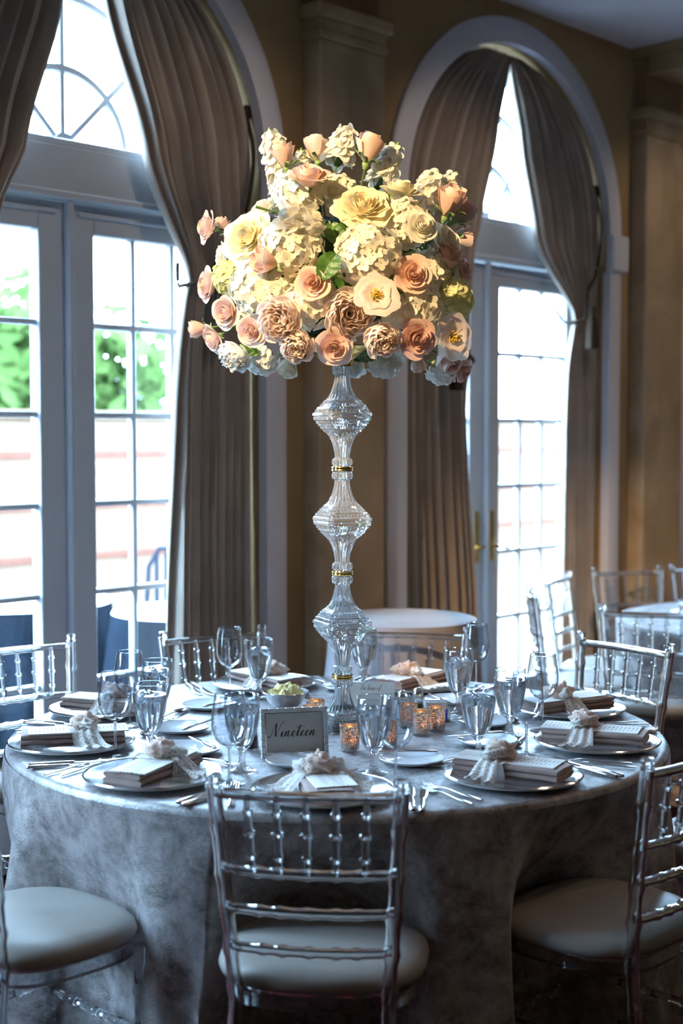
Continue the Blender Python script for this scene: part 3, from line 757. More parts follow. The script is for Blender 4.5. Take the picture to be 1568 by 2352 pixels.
def spoonbowl():
    mb = MB()
    for s_, off in ((1, 0), (.93, .0012)):
        mb.grid(lambda u, v: (.0195*s_*sin(pi/2*v)*cos(2*pi*u)*(1 - .12*sin(2*pi*u)), .070 + .029*s_*sin(pi/2*v)*sin(2*pi*u), .0105 - .0095*cos(pi/2*v) + off), 20, 6, cu=True)
    return mb.mesh('spoon_bowl', m_silver, True, 60)
SB = spoonbowl()
def spoon(M, label, scale=1):
    r = empty('spoon', M @ Matrix.Scale(scale, 4), label, 'spoon', 'silver spoons'); link('handle', SH, r); link('spoon_bowl', SB, r)

def charger_mesh():
    top = []
    N = 60
    for i in range(N + 1):
        r = .166*i/N
        z = .006 + .010*max(0, (r - .115)/.051)**1.3
        if r > .07: z += .0013*sin((r - .07)/.0105*2*pi)
        top.append((r, z))
    bot = [(.166, .0165), (.1675, .018), (.166, .0195)]
    prof = top[:-1] + [(.164, .0185), (.1665, .020), (.168, .018), (.1665, .0145), (.120, .003), (.10, .0), (0, .0)]
    return MB().lathe([(max(r, 0), z) for r, z in prof], 72).mesh('charger', m_chgl, True, 50)
CHM = charger_mesh()
RIMM = MB().lathe([(.1625, .0192), (.1655, .0215), (.1685, .0185), (.166, .0152), (.1625, .0192)], 72).mesh('beaded_rim', m_silver, True, 60)
BPM = MB().lathe([(0, .004), (.048, .004), (.056, .007), (.078, .014), (.0815, .0165), (.0825, .0158), (.079, .011), (.056, .003), (.046, 0), (0, 0)], 56).mesh('bread_plate', m_china, True, 50)
# napkin: folded layers, long axis y
def napkin_mesh():
    mb = MB(); W, Lh = .054, .135
    for k in range(2):
        z0 = .0132*k; hh = .0066
        sec = []
        for i in range(9):
            a = -pi/2 + pi*i/8; sec.append((W - hh - .003*k + hh*cos(a)*1.15, z0 + hh + hh*sin(a)))
        top_ = [(W*.5*(1 - q), z0 + 2*hh) for q in (.35, 1.0)]
        left = [(-x - .002*sin(9*k + x*80), z) for x, z in reversed(sec)]
        sec = sec + [(.0, z0 + 2*hh + .0012)] + left + [(.0, z0 + .0004)]
        n = len(sec)
        def fn(u, v):
            x, z = sec[int(round(u*n)) % n]; y = -Lh + 2*Lh*v
            e = 1 - .10*max(0, abs(2*v - 1) - .90)/.10
            return (x*(1 + .035*noise.noise((y*11, k, 1))), y, (z - z0)*e + z0 + .0030*noise.noise((x*22, y*16, k + 3)) + .0015)
        mb.grid(fn, n, 22, cu=True)
        vs = [fn(q/n, v_) for v_ in (0, 1) for q in range(n)]
        mb.add(vs, [tuple(range(n)), tuple(range(2*n - 1, n - 1, -1))])
    return mb.mesh('napkin', m_napkin, True, 50)
NAP = napkin_mesh()
MENU = MB().bbox(-.048, .048, -.130, .130, 0, .0035, .0005).mesh('menu_card', m_menu, False)
def crumple(seed, rx, ry, rz, amp):
    def fn(u, v):
        a = 2*pi*u; b = pi*v; d = Vector((sin(b)*cos(a), sin(b)*sin(a), cos(b)))
        k = 1 + amp*noise.noise(d*2.3 + Vector((seed, 0, 0))) + amp*.7*abs(noise.noise(d*5 + Vector((0, seed, 0))))
        return (rx*d.x*k, ry*d.y*k, rz*d.z*k)
    return fn
def tail_fn(seed, sg, L=.13, W=.036):
    def fn(u, v):
        t = v; x = sg*(.012 + L*t*.85); w = (.010 + W*t**.7)
        y = (u - .5)*2*w + .03*t*t*sin(seed) ; 
        drop = .036 if abs(x) < .055 else max(.004, .036 - (abs(x) - .055)*.75)
        z = drop + .010*sin(6*u*pi + seed)*t*(1 if abs(x) < .05 else .55) + .006*noise.noise((x*40, y*40, seed))
        return (x, y, max(z, .002))
    return fn
def bow(M, seed, label):
    r = empty('lace_bow', M, label, 'bow', 'lace bows on the napkins')
    # sash around the napkin
    pr = [(-.056, .0005), (-.0565, .030), (-.05, .0335), (.05, .0335), (.0565, .030), (.056, .0005)]
    MB().grid(lambda u, v: (pr[min(int(round(u*5)), 5)][0], (-.03 + .06*v) + .006*sin(7*u + seed), pr[min(int(round(u*5)), 5)][1] + .0012*sin(22*v + seed)), 5, 8).build('sash', m_lace, r, True, 80)
    MB().grid(crumple(seed, .030, .034, .022, .55), 26, 18, T(.004*sin(seed), .005, .050), cu=True).build('knot', m_organza, r, True, 80)
    for sg in (-1, 1):
        MB().grid(tail_fn(seed + sg, sg), 14, 18, T(0, .004, 0) @ RZ(.35*sin(seed*2.1 + sg))).build('ribbon_tail', m_lace, r, True, 80)
        MB().grid(crumple(seed + 4*sg, .030, .018, .014, .5), 20, 14, T(.030*sg, .008, .047) @ RZ(.5*sg), cu=True).build('ribbon_loop', m_lace, r, True, 80)
    return r

# glassware ---------------------------------------------------------
def shell(outer, th):
    inner = [(max(r - th, .0004), z) for r, z in outer]
    return outer + [(max(outer[-1][0] - th*.5, 0), outer[-1][1] + th*.4)] + inner[::-1]
def wine_mesh():
    foot = [(0, 0), (.034, 0), (.0355, .0012), (.034, .0026), (.020, .0045), (.008, .008), (.0045, .014), (.0036, .025), (.0034, .055), (.0036, .080), (.0048, .0875)]
    bowl_o = [(.012, .0925), (.024, .099), (.034, .110), (.041, .126), (.0438, .142), (.0438, .158), (.0415, .178), (.038, .200), (.0355, .217)]
    th = .0011
    inner = [(r - th, z) for r, z in bowl_o[::-1]]
    inner[-1] = (.011, .0942)
    b = MB().lathe([(.0048, .0875)] + bowl_o + [(.0350, .2176)] + inner + [(0, .0925)], 40); b.f = [q for q in b.f if len(q) == 4]
    st = MB().lathe(foot[1:-1] + [(.0046, .0872), (0, .0874)], 32)
    rim = MB().lathe([(.0356, .2165), (.0360, .2172), (.0355, .2179), (.0348, .2176), (.0350, .2166)], 40, closed=True)
    return b.mesh('glass_bowl', m_thin, True, 60), st.mesh('glass_stem', m_glass, True, 60), rim.mesh('glass_rim', m_glass, True, 60)
m_thin = thin_glass('thin_stemware', (.95, .965, .985), 2.6, .075)
WINE = wine_mesh()
def goblet_meshes():
    fl = lambda a, z: 1 + .012*cos(12*a)*(1 if .055 < z < .115 else 0)
    foot = [(0, 0), (.0345, 0), (.036, .0015), (.0345, .0035), (.022, .007), (.0125, .013), (.0085, .024), (.0075, .038), (.0090, .050), (.0120, .056)]
    bowl_o = [(.0200, .062), (.0275, .074), (.0345, .092), (.0400, .115), (.0440, .140), (.0450, .158), (.0440, .175), (.0425, .190)]
    th = .0018
    inner = [(r - th, z) for r, z in bowl_o[::-1]]; inner[-1] = (.0165, .066)
    g = MB().lathe([(.0120, .056)] + bowl_o + [(.0416, .1908)] + inner + [(0, .0635)], 48, mod=fl); g.f = [q for q in g.f if len(q) == 4]; g = g.mesh('goblet_bowl', m_thin, True, 60)
    gs = MB().lathe(foot[1:] + [(.0150, .0580), (.010, .0612), (0, .0620)], 32).mesh('goblet_stem', m_glass, True, 60)
    gr = MB().lathe([(.0422, .1896), (.0428, .1904), (.0422, .1913), (.0412, .1908), (.0414, .1898)], 40, closed=True).mesh('goblet_rim', m_glass, True, 60)
    wl = [(0, .0640), (.0162, .0665), (.0250, .0745), (.0320, .092), (.0376, .115), (.0415, .140), (.0424, .152), (.0422, .162), (0, .1622)]
    w = MB().lathe(wl, 40).mesh('water', m_water, True, 50)
    return g, w, gs, gr
GOB, WAT, GST, GRM = goblet_meshes()
ICE = MB().bbox(-.013, .013, -.013, .013, -.010, .010, .004).mesh('ice_cube', m_ice, True, 80)
def goblet(x, y, label, seed=0):
    rnd = random.Random(seed); r = empty('water_goblet', T(x, y, TZ + .0006) @ RZ(rnd.random()*6), label, 'goblet', 'water goblets with ice')
    link('goblet_bowl', GOB, r); link('goblet_stem', GST, r); link('goblet_rim', GRM, r); w = link('water', WAT, r)
    for k in range(3):
        a = 2.1*k + rnd.random(); link('ice_cube', ICE, r, T(.021*cos(a), .021*sin(a), .156 - .006*rnd.random()) @ Euler((rnd.random(), rnd.random(), rnd.random()*3)).to_matrix().to_4x4())
def wine(x, y, label):
    r = empty('wine_glass', T(x, y, TZ + .0006), label, 'wine glass', 'empty wine glasses')
    for n_, m_ in zip(('glass_bowl', 'glass_stem', 'glass_rim'), WINE): link(n_, m_, r)

WHERE = dict(A='at the far left edge of the table', B='at the left front of the table', C='just behind the nearest chair back', D='at the right front of the table',
 E='at the far right edge of the table', F='at the right rear before the clear chair', G='at the rear right of the crystal stand', I='at the rear beyond the butter bowl', H='at the left rear beside the doors')
SR = dict(A=.745, B=.745, C=.75, D=.735, E=.73, F=.735, G=.70, I=.71, H=.735)
# measured table positions: bread plate, water goblet, wine glass
BREAD = dict(A=(-.451, -.034), B=(-.397, -.308), C=(-.109, -.441), D=(.178, -.422), E=(.391, -.203), F=(.414, .056), G=(.339, .389), I=(.02, .62), H=(-.403, .304))
WATER = dict(A=(-.495, -.344), B=(-.246, -.511), C=(.079, -.538), D=(.350, -.383), E=(.462, -.121), F=(.350, .235), G=(.075, .68), I=(-.259, .454), H=(-.525, .038))
WINEP = dict(A=(-.587, -.334), B=(-.266, -.643), C=(.128, -.668), D=(.478, -.349), E=(.564, -.034), F=(.44, .62), I=(-.357, .515), H=(-.603, .026))
NAPROT = dict(A=-8, B=10, C=12, D=24, E=-4, F=10, G=-18, I=20, H=-6)
for n, (k, deg) in enumerate(SET_ANG.items()):
    a = radians(deg); px, py = TX + SR[k]*cos(a), SR[k]*sin(a)
    M = T(px, py, TZ) @ RZ(a + pi/2)                    # local +y towards the table centre, +x to the guest's right
    w = WHERE[k]
    c = empty('charger_plate', M, 'ringed glass charger plate ' + w, 'plate', 'glass charger plates'); link('plate_body', CHM, c); link('beaded_rim', RIMM, c)
    MN = M @ T(0, .005, .0175) @ RZ(radians(NAPROT[k]))
    tag(link('napkin', NAP, None, MN), 'folded taupe napkin ' + w, 'napkin', 'folded taupe napkins')
    tag(link('menu_card', MENU, None, MN @ T(.006, .012 if k != 'B' else -.006, .0285) @ RZ(radians(3 + 2*sin(n)))), 'ivory menu card on the napkin ' + w, 'card', 'menu cards')
    bow(MN @ T(0, .025, .0), n*1.7 + 1, 'blush lace bow on the napkin ' + w)
    fork(M @ T(-.205, -.015, .0) @ RZ(radians(3)), 'inner silver fork ' + w); fork(M @ T(-.236, -.035, 0) @ RZ(radians(-2)), 'outer silver fork ' + w, .93)
    knife(M @ T(.205, -.02, 0) @ RZ(radians(2)), 'inner silver knife ' + w); knife(M @ T(.232, -.035, 0) @ RZ(radians(-2)), 'outer silver knife ' + w, .9)
    spoon(M @ T(-.01, .205, 0) @ RZ(radians(84 + 6*sin(n*2))), 'silver dessert spoon ' + w, .85)
    fork(M @ T(-.005, .232, 0) @ RZ(radians(-93 + 6*sin(n))), 'silver dessert fork ' + w, .8)
    x, y = BREAD[k]
    tag(link('bread_plate', BPM, None, T(x, y, TZ)), 'small white bread plate ' + w, 'plate', 'white bread plates')
    knife(T(x, y, TZ + .0165) @ RZ(a + radians(48 + 20*sin(n))) @ T(0, .045, 0) @ RZ(pi/2) @ T(0, .02, 0), 'butter knife on the bread plate ' + w, .72, 'butter_knife', 'butter knives')
    x, y = WATER[k]; goblet(x, y, 'goblet of iced water ' + w, n)
    if k in WINEP: x, y = WINEP[k]; wine(x, y, 'empty wine glass ' + w)

# ------------------------------------------------------------------ table number frame
def stroke(mb, pts, w0, w1, M, thick=.0003):
    P = [Vector((p[0], p[1])) for p in pts]; Q = []
    for i in range(len(P) - 1):
        for k in range(7):
            t = k/7; a, b, c, d = P[max(i - 1, 0)], P[i], P[i + 1], P[min(i + 2, len(P) - 1)]
            Q.append(.5*((2*b) + (c - a)*t + (2*a - 5*b + 4*c - d)*t*t + (3*b - a - 3*c + d)*t**3))
    Q.append(P[-1]); vs = []; fs = []
    for i, q in enumerate(Q):
        d = Q[min(i + 1, len(Q) - 1)] - Q[max(i - 1, 0)]
        d = d.normalized() if d.length > 1e-9 else Vector((1, 0)); nrm = Vector((-d.y, d.x))
        w = w0 + (w1 - w0)*max(0, -d.y)**1.5
        if i in (0, len(Q) - 1): w *= .4
        for s_ in (1, -1):
            p = q + nrm*w*s_; vs.append((p.x, 0, p.y)); vs.append((p.x, -thick, p.y))
    for i in range(len(Q) - 1):
        b = 4*i; fs += [(b + 1, b + 3, b + 7, b + 5), (b, b + 1, b + 5, b + 4), (b + 2, b + 6, b + 7, b + 3)]
    mb.add(vs, fs, M)
GLY = {
 'N': (.78, [[(-.12, .06), (-.06, -.03), (.04, .06), (.13, .55), (.22, .98), (.27, 1.02)], [(.25, 1.02), (.31, .6), (.42, .0)], [(.42, .0), (.52, .5), (.64, .95), (.74, 1.12), (.82, 1.10)]]),
 'I': (.5, [[(-.02, .8), (.1, 1.0), (.35, .95), (.5, 1.02)], [(.33, .97), (.22, .5), (.12, .06), (-.02, -.02), (-.1, .08)]]),
 'i': (.30, [[(0, .12), (.1, .40), (.09, .10), (.15, .0), (.30, .14)], [(.135, .56), (.15, .60)]]),
 'n': (.52, [[(0, .12), (.09, .40), (.07, .0)], [(.07, .10), (.2, .38), (.29, .38), (.28, .10), (.34, .0), (.52, .14)]]),
 'e': (.36, [[(0, .12), (.14, .2), (.25, .34), (.18, .42), (.08, .28), (.09, .06), (.18, .0), (.36, .14)]]),
 't': (.34, [[(0, .12), (.12, .45), (.19, .82), (.14, .3), (.13, .08), (.19, .0), (.34, .14)], [(-.12, .60), (.05, .66), (.3, .72), (.62, .74)]]),
 'l': (.30, [[(0, .12), (.14, .5), (.24, .9), (.19, 1.0), (.13, .8), (.1, .1), (.16, 0), (.3, .14)]]),
 'u': (.50, [[(0, .12), (.1, .40), (.08, .08), (.16, .0), (.27, .14), (.34, .40), (.32, .08), (.38, 0), (.5, .14)]]),
 'o': (.42, [[(.2, .40), (.08, .3), (.08, .06), (.18, 0), (.28, .14), (.28, .34), (.2, .40), (.3, .36), (.42, .38)]]),
 'f': (.34, [[(0, .12), (.16, .55), (.26, .95), (.2, 1.0), (.12, .4), (.05, -.35), (.0, -.3), (.1, 0), (.34, .14)]]),
 ' ': (.3, [])}
def text(s_, h, M, w0=.016, w1=.052):
    mb = MB(); x = 0; tot = sum(GLY[c][0] for c in s_)
    for c in s_:
        adv, st = GLY[c]
        for p in st: stroke(mb, [((x + q[0] - tot/2 + .30*q[1])*h, q[1]*h) for q in p], w0*h, w1*h, M)
        x += adv
    return mb
def number_frame():
    W, H, b = .178, .128, .0125
    M = T(-.120, -.354, TZ) @ RZ(radians(13)) @ Matrix.Rotation(radians(-9), 4, 'X')
    r = empty('table_number_frame', M, 'silver block-edged frame with the card reading Nineteen', 'frame')
    nx, nz = 8, 6
    def blk(x0, x1, z0, z1): MB().bbox(x0 + .0004, x1 - .0004, -.008, .006, z0 + .0004, z1 - .0004, .0016).build('frame_block', m_frame, r, False)
    for i in range(nx):
        x0, x1 = -W/2 + W*i/nx, -W/2 + W*(i + 1)/nx
        blk(x0, x1, H - b, H); blk(x0, x1, .0, b)
    for j in range(nz):
        z0, z1 = b + (H - 2*b)*j/nz, b + (H - 2*b)*(j + 1)/nz
        blk(-W/2, -W/2 + b, z0, z1); blk(W/2 - b, W/2, z0, z1)
    MB().box(-W/2 + b*.7, W/2 - b*.7, .001, .004, b*.7, H - b*.7).build('number_card', m_numcard, r, False)
    t = text('Nineteen', .034, T(-.004, .0008, H*.42)); t.build('lettering', m_ink, r, False)['label'] = 'black script lettering'
    mb = MB(); x0, x1, z0, z1 = -W/2 + b, W/2 - b, b, H - b
    for a in ((x0, x1, z0, z0 + .0018), (x0, x1, z1 - .0018, z1), (x0, x0 + .0018, z0, z1), (x1 - .0018, x1, z0, z1)): mb.box(a[0], a[1], -.006, -.0005, a[2], a[3])
    mb.build('inner_lip', m_silver, r, False)
    MB().box(-W/2 + .004, W/2 - .004, .006, .009, .004, H - .004).build('backing', m_black, r, False)
    MB().bbox(-.02, .02, .009, .012, .0, .1, .001, T(.03, .004, .088) @ Matrix.Rotation(radians(28), 4, 'X') @ T(0, 0, -.098)).build('easel_leg', m_black, r, False)
m_frame = noisy(mat('brushed_frame', rough=.35, metal=.45), (.66, .66, .64), (.74, .74, .72), 30)
m_numcard = mat('pearl_card', (.50, .48, .44), .25, coat=.3)
number_frame()
r = empty('message_card', T(.086, .215, TZ) @ RZ(radians(-2)) @ Matrix.Rotation(radians(-12), 4, 'X'), 'ivory tent card with script lettering right of the crystal stand', 'card')
MB().box(-.072, .072, 0, .0012, 0, .095).build('card_front', m_paper, r, False)
MB().box(-.072, .072, 0, .0012, 0, .097, T(0, .0415, -.0005) @ Matrix.Rotation(radians(24), 4, 'X')).build('card_back', m_paper, r, False)
text('In lieu of', .016, T(.0, -.0002, .072), .012, .04).build('lettering', m_ink, r, False)

# ------------------------------------------------------------------ butter bowl, votives, shakers
bx, by = -.171, .300
r = empty('butter_bowl', T(bx, by, TZ), 'silver bowl piled with butter curls behind the table number', 'bowl')
MB().lathe([(0, .0), (.03, .0), (.032, .004), (.05, .018), (.062, .040), (.066, .050), (.072, .053), (.071, .0545), (.064, .052), (.060, .041), (.047, .019), (.02, .007), (0, .006)], 40).build('bowl_body', m_pewter, r, True, 50)
rnd = random.Random(5)
for k in range(14):
    a = rnd.random()*6.28; q = rnd.random()**.5*.042; zz = .050 + .020*(1 - q/.045)
    mb = MB(); mb.lathe([(0, .024), (.004, .021), (.010, .013), (.0155, .005), (.016, 0), (.010, -.008), (0, -.010)], 20, mod=lambda t, z: 1 + .22*cos(6*t + z*120))
    o = mb.build('butter_rosette', m_butter, None, True, 60)
    o.matrix_world = T(bx + q*cos(a), by + q*sin(a), TZ + zz - .006) @ Euler((rnd.gauss(0, .3), rnd.gauss(0, .3), 0)).to_matrix().to_4x4()
    tag(o, 'piped yellow butter rosette heaped in the silver bowl', 'butter', 'butter rosettes in the bowl')
VO = MB().lathe(shell([(.0, .0), (.022, 0), (.0245, .002), (.0255, .010), (.0265, .045), (.0275, .070)], .0014), 32).mesh('votive_glass', m_glass, True, 50)
VM = MB().lathe([(.0232, .008), (.0236, .012), (.0248, .045), (.0257, .069)], 32)
VM.f = VM.f[:-2]; VM = VM.mesh('mercury_lining', m_merc, True, 60)
VW = MB().lathe([(0, .009), (.019, .009), (.019, .024), (.003, .0245), (0, .024)], 24).mesh('tealight', m_wax, True, 50)
VF = MB().lathe([(0, .0265), (.0022, .029), (.0030, .033), (.0018, .039), (0, .046)], 10).mesh('flame', m_flame, True, 80)
VK = MB().sweep([(0, 0, .024), (0, 0, .029)], .0006, seg=6).mesh('wick', m_black)
VL = ['mercury glass votive right of the Nineteen frame', 'mercury glass votive behind the front wine glass', 'mercury glass votive, left of the pair by the shakers', 'mercury glass votive, right of the pair by the shakers', 'mercury glass votive behind the pair by the shakers', 'lit votive between the butter bowl and the crystal stand', 'lit votive just left of the crystal stand base']
for i, (x, y) in enumerate([(.022, -.285), (.122, -.240), (.219, -.085), (.266, -.025), (.190, .02), (-.075, .075), (-.085, -.02)]):
    r = empty('votive_candle', T(x, y, TZ), VL[i], 'votive', 'mercury glass votives')
    link('votive_glass', VO, r); link('mercury_lining', VM, r); link('tealight', VW, r); link('wick', VK, r); link('flame', VF, r)
    l = bpy.data.lights.new('candle_light', 'POINT'); l.energy = .11; l.color = (1, .5, .18); l.shadow_soft_size = .004
    link('candle_light', l, r, T(0, 0, .036))
def shaker(x, y, fill, label):
    r = empty('shaker', T(x, y, TZ), label, 'shaker', 'glass shakers with silver caps')
    MB().lathe(shell([(0, 0), (.018, 0), (.020, .003), (.017, .03), (.0135, .060)], .0018), 24, mod=lambda a, z: 1 + .03*cos(8*a)).build('shaker_glass', m_glass, r, True, 50)
    MB().lathe([(0, .004), (.0165, .0045), (.0150, .03), (.0138, .04), (0, .041)], 24).build('filling', fill, r, True, 50)
    MB().lathe([(.0138, .057), (.0150, .058), (.0155, .066), (.0150, .072), (.0115, .080), (.005, .086), (0, .087)], 24).build('cap', m_silver, r, True, 50)
shaker(.178, .135, m_salt, 'salt shaker with silver cap beside the votives'); shaker(.226, .185, m_dark, 'pepper shaker with silver cap beside the votives')
shaker(-.238, -.262, m_dark, 'dark pepper shaker left of the Nineteen frame')
r = empty('sugar_caddy', T(.275, .115, TZ), 'low glass caddy holding the sugar packets behind the votive pair', 'caddy')
mb = MB()
for a in ((-.04, .04, -.028, -.026), (-.04, .04, .026, .028), (-.04, -.038, -.028, .028), (.038, .04, -.028, .028)): mb.box(*a, .003, .038)
mb.box(-.04, .04, -.028, .028, 0, .003); mb.build('caddy_tray', m_glass, r, False)
for i in range(9):
    m = [m_bluepk, m_paper, m_yelpk][i % 3]
    o = MB().bbox(-.032, .032, -.0015, .0015, 0, .055, .0006).build('sugar_packet', m, None, False)
    o.matrix_world = T(.275, .115 - .020 + .005*i, TZ + .004) @ Matrix.Rotation(radians(-6 + 10*sin(i)), 4, 'X')
    tag(o, ['blue', 'white', 'yellow'][i % 3] + ' sugar packet standing in the low glass caddy', 'packet', ['blue', 'white', 'yellow'][i % 3] + ' sugar packets in the caddy')

# ================================================================== CRYSTAL STAND
SX, SY = .002, .0
STROT = radians(24)
def section(a, r, sq, fl=0, nf=20):
    """blend of a fluted circle (sq = 0) and a square with rounded corners (sq = 1)"""
    c, s = cos(a), sin(a)
    rs = 1/max(abs(c), abs(s)); rs = min(rs, 1.30)
    k = (1 - sq) + sq*rs
    return r*k*(1 + fl*cos(nf*a))
def crystal(profile, name, parent, z, NA=160, teeth=None):
    mb = MB(); n = len(profile)
    vs = []; fs = []
    for (zz, r, sq, fl) in profile:
        for k in range(NA):
            a = 2*pi*k/NA; rr = section(a, r, sq, fl if fl >= 0 else 0)
            if fl < 0: rr *= 1 + .022*(1 if (k % 4) < 2 else -1)      # saw-tooth ridges on the square collar
            vs.append((rr*cos(a), rr*sin(a), zz))
    for i in range(n - 1):
        for k in range(NA):
            k2 = (k + 1) % NA; fs.append((i*NA + k, i*NA + k2, (i + 1)*NA + k2, (i + 1)*NA + k))
    fs.append(tuple(range(NA - 1, -1, -1))); fs.append(tuple((n - 1)*NA + k for k in range(NA)))
    return mb.add(vs, fs)
stand = empty('crystal_stand', T(SX, SY, TZ) @ RZ(STROT), 'tall cut crystal stand of stacked faceted segments with gold bands', 'flower stand')
half = [  # height above the widest line, half width, squareness, flute
 (.000, .0640, 1, 0), (.003, .0675, 1, 0), (.010, .0665, 1, 0), (.0125, .0620, 1, -1), (.020, .0605, 1, -1), (.0215, .0570, 1, 0), (.026, .0560, 1, 0), (.0275, .0525, 1, -1), (.0345, .0500, 1, -1),
 (.036, .0465, 1, 0), (.043, .0430, .95, 0), (.0455, .0405, .8, .02), (.055, .0350, .35, .05), (.070, .0290, .1, .065), (.085, .0245, 0, .07), (.100, .0215, 0, .07), (.113, .0200, 0, .07),
 (.116, .0215, 0, .0), (.119, .0265, 0, .06), (.126, .0285, 0, .07), (.134, .0275, 0, .07), (.138, .0245, 0, .04), (.140, .0240, 0, 0)]
full = [(-z, r*.97, s, f) for z, r, s, f in half[:0:-1]] + half
CM = crystal(full, 'crystal_segment', None, 0).mesh('crystal_segment', m_crystal, False)
BM_ = crystal([(0, .070, 1, 0), (.004, .0715, 1, 0)] + [(z + .004, r*1.03 if z < .05 else r, s, f) for z, r, s, f in half], 'b', None, 0).mesh('crystal_base', m_crystal, False)
GBM = MB().lathe([(.0248, -.0065), (.0290, -.0065), (.0302, -.0035), (.0290, -.0005), (.0290, .0005), (.0302, .0035), (.0290, .0065), (.0248, .0065)], 40, closed=True).mesh('gold_band', m_gold, True, 40)
link('crystal_base', BM_, stand)
zb = .1507
for k in range(3):
    link('gold_band', GBM, stand, T(0, 0, zb)); zc = zb + .0065 + .140
    link('crystal_segment', CM, stand, T(0, 0, zc)); zb = zc + .140 + .0065
link('gold_band', GBM, stand, T(0, 0, zb))
TOPZ = TZ + zb
MB().lathe([(0, .005), (.03, .006), (.045, .012), (.10, .030), (.12, .045), (.118, .047), (.1, .034), (.04, .016), (0, .012)], 40, T(0, 0, zb)).build('flower_dish', m_gold, stand, True, 40)

# ================================================================== FLOWERS
FC = Vector((-.020, 0, 2.055))               # centre of the arrangement
FOCAL = 3267.0
CAM = Vector(cam.location); PITCH = radians(3.08)
def at_depth(px, py, Y):
    d = Vector(((px - 784)/FOCAL, cos(PITCH) - sin(PITCH)*(py - 1176)/FOCAL, -sin(PITCH) - cos(PITCH)*(py - 1176)/FOCAL))
    t = (Y - CAM.y)/d.y; return CAM + d*t
RXW, RZW, RYW = .375, .33, .34
def on_bouquet(px, py, depth=None, k=.92):
    """a point on the ball of flowers that stands at this direction, its distance taken from the ball's own surface"""
    p = at_depth(px, py, 0)
    if depth is None:
        q = ((p.x - FC.x)/RXW)**2 + ((p.z - FC.z)/RZW)**2
        depth = -RYW*k*sqrt(max(0, 1 - q)) if q < 1 else 0.0
    return at_depth(px, py, depth)
rnd = random.Random(77)
# core of foam and foliage
core = empty('foliage_core', T(*FC), 'dark green foliage filling the heart of the flower arrangement', 'foliage')
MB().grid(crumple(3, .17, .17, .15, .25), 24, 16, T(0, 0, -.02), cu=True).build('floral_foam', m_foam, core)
def leaf_mesh(L, W, seed):
    def fn(u, v):
        t = v; w = W*sin(pi*min(1, t**.85))**.9*(1 + .06*sin(22*t)); x = (u - .5)*2
        return (x*w, t*L, .10*L*(abs(x)**1.5)*(1 - t) - .22*L*t*t + .02*L*sin(9*t + seed)*abs(x))
    return MB().grid(fn, 8, 14).mesh('leaf', m_leaf, True, 80)
LEAVES = [leaf_mesh(.075, .026, 1), leaf_mesh(.06, .018, 2), leaf_mesh(.09, .034, 3)]
for k in range(70):
    a = rnd.random()*2*pi; b = math.acos(1 - 1.85*rnd.random()); d = Vector((sin(b)*cos(a), sin(b)*sin(a), cos(b)))
    p = Vector((d.x*.25, d.y*.23, d.z*.20 - .01))
    link('leaf', LEAVES[k % 3], core, T(*p) @ align(d, rnd.random()*6.28) @ Matrix.Rotation(radians(35), 4, 'X'))

def petal(R, H, w, flare=.1, curl=0, ruf=0, seed=0, nu=8, nv=7, base=.18, m=None, point=.0):
    def fn(u, v):
        a = u*2 - 1; tt = v*(1 - (.20 + point)*abs(a)**2.6 + point*.5*(1 - abs(a)))
        ang = a*w/2*(.35 + .65*sin(pi/2*min(1, v*1.7)))
        r = R*(base + (1 - base)*sin(min(tt, 1.1)*pi*.60)**.85) + flare*R*tt**3 + ruf*R*sin(5*a + seed)*tt**2
        z = H*tt - curl*H*max(0, tt - .62)**2*5 + ruf*.5*H*sin(7*a + 2*seed)*tt**3
        r *= 1 + .10*a
        return (r*cos(ang), r*sin(ang), z)
    return MB().grid(fn, nu, nv)
def layers(spec, name, m):
    out = []
    for i, (n, R, H, wdeg, fl, cu, ru) in enumerate(spec):
        out.append((n, [petal(R, H, radians(wdeg), fl, cu, ru, i*3 + q*1.7).mesh('petal', m, True, 85) for q in range(2 if ru else 1)]))
    return out
OPEN = [(2, .07, .80, 220, .0, 0, 0), (3, .14, .82, 190, .04, 0, 0), (3, .23, .82, 170, .08, 0, 0), (3, .34, .80, 150, .12, .03, .01), (4, .48, .74, 118, .18, .08, .015), (5, .66, .62, 100, .28, .22, .02), (5, .84, .42, 95, .40, .36, .03)]
BUD = [(2, .20, 1.35, 220, .0, 0, 0), (3, .34, 1.42, 170, .02, 0, 0), (3, .46, 1.40, 150, .10, .03, .015), (4, .54, 1.25, 120, .30, .12, .03)]
HALF = [(2, .15, .95, 200, 0, 0, 0), (3, .28, 1.02, 165, .05, 0, 0), (3, .45, 1.02, 145, .12, .05, .015), (4, .62, .92, 115, .30, .18, .03), (4, .74, .74, 100, .55, .35, .04)]
GARDEN = [(3, .12, .74, 170, .1, 0, .05), (4, .22, .74, 135, .15, 0, .08), (5, .33, .72, 110, .2, .03, .10), (6, .46, .68, 95, .24, .06, .10), (7, .62, .62, 80, .28, .15, .10), (7, .80, .52, 74, .36, .25, .10), (7, .96, .34, 80, .45, .45, .09)]
PEONY = [(4, .16, 1.10, 150, .05, 0, .16), (6, .30, 1.12, 100, .06, 0, .15), (8, .46, 1.10, 78, .02, 0, .15), (9, .62, 1.06, 68, -.04, 0, .13), (10, .78, .98, 60, -.10, 0, .11), (9, .92, .84, 66, -.12, 0, .09), (7, 1.0, .62, 80, .02, .1, .08)]
FLAT = [(5, .62, .30, 90, .5, .3, .08), (6, .92, .24, 84, .5, .5, .10)]
SEPAL = petal(.34, .62, radians(46), .7, .25, 0, 0, 4, 6, .3, point=.5).mesh('sepal', m_bud, True, 85)
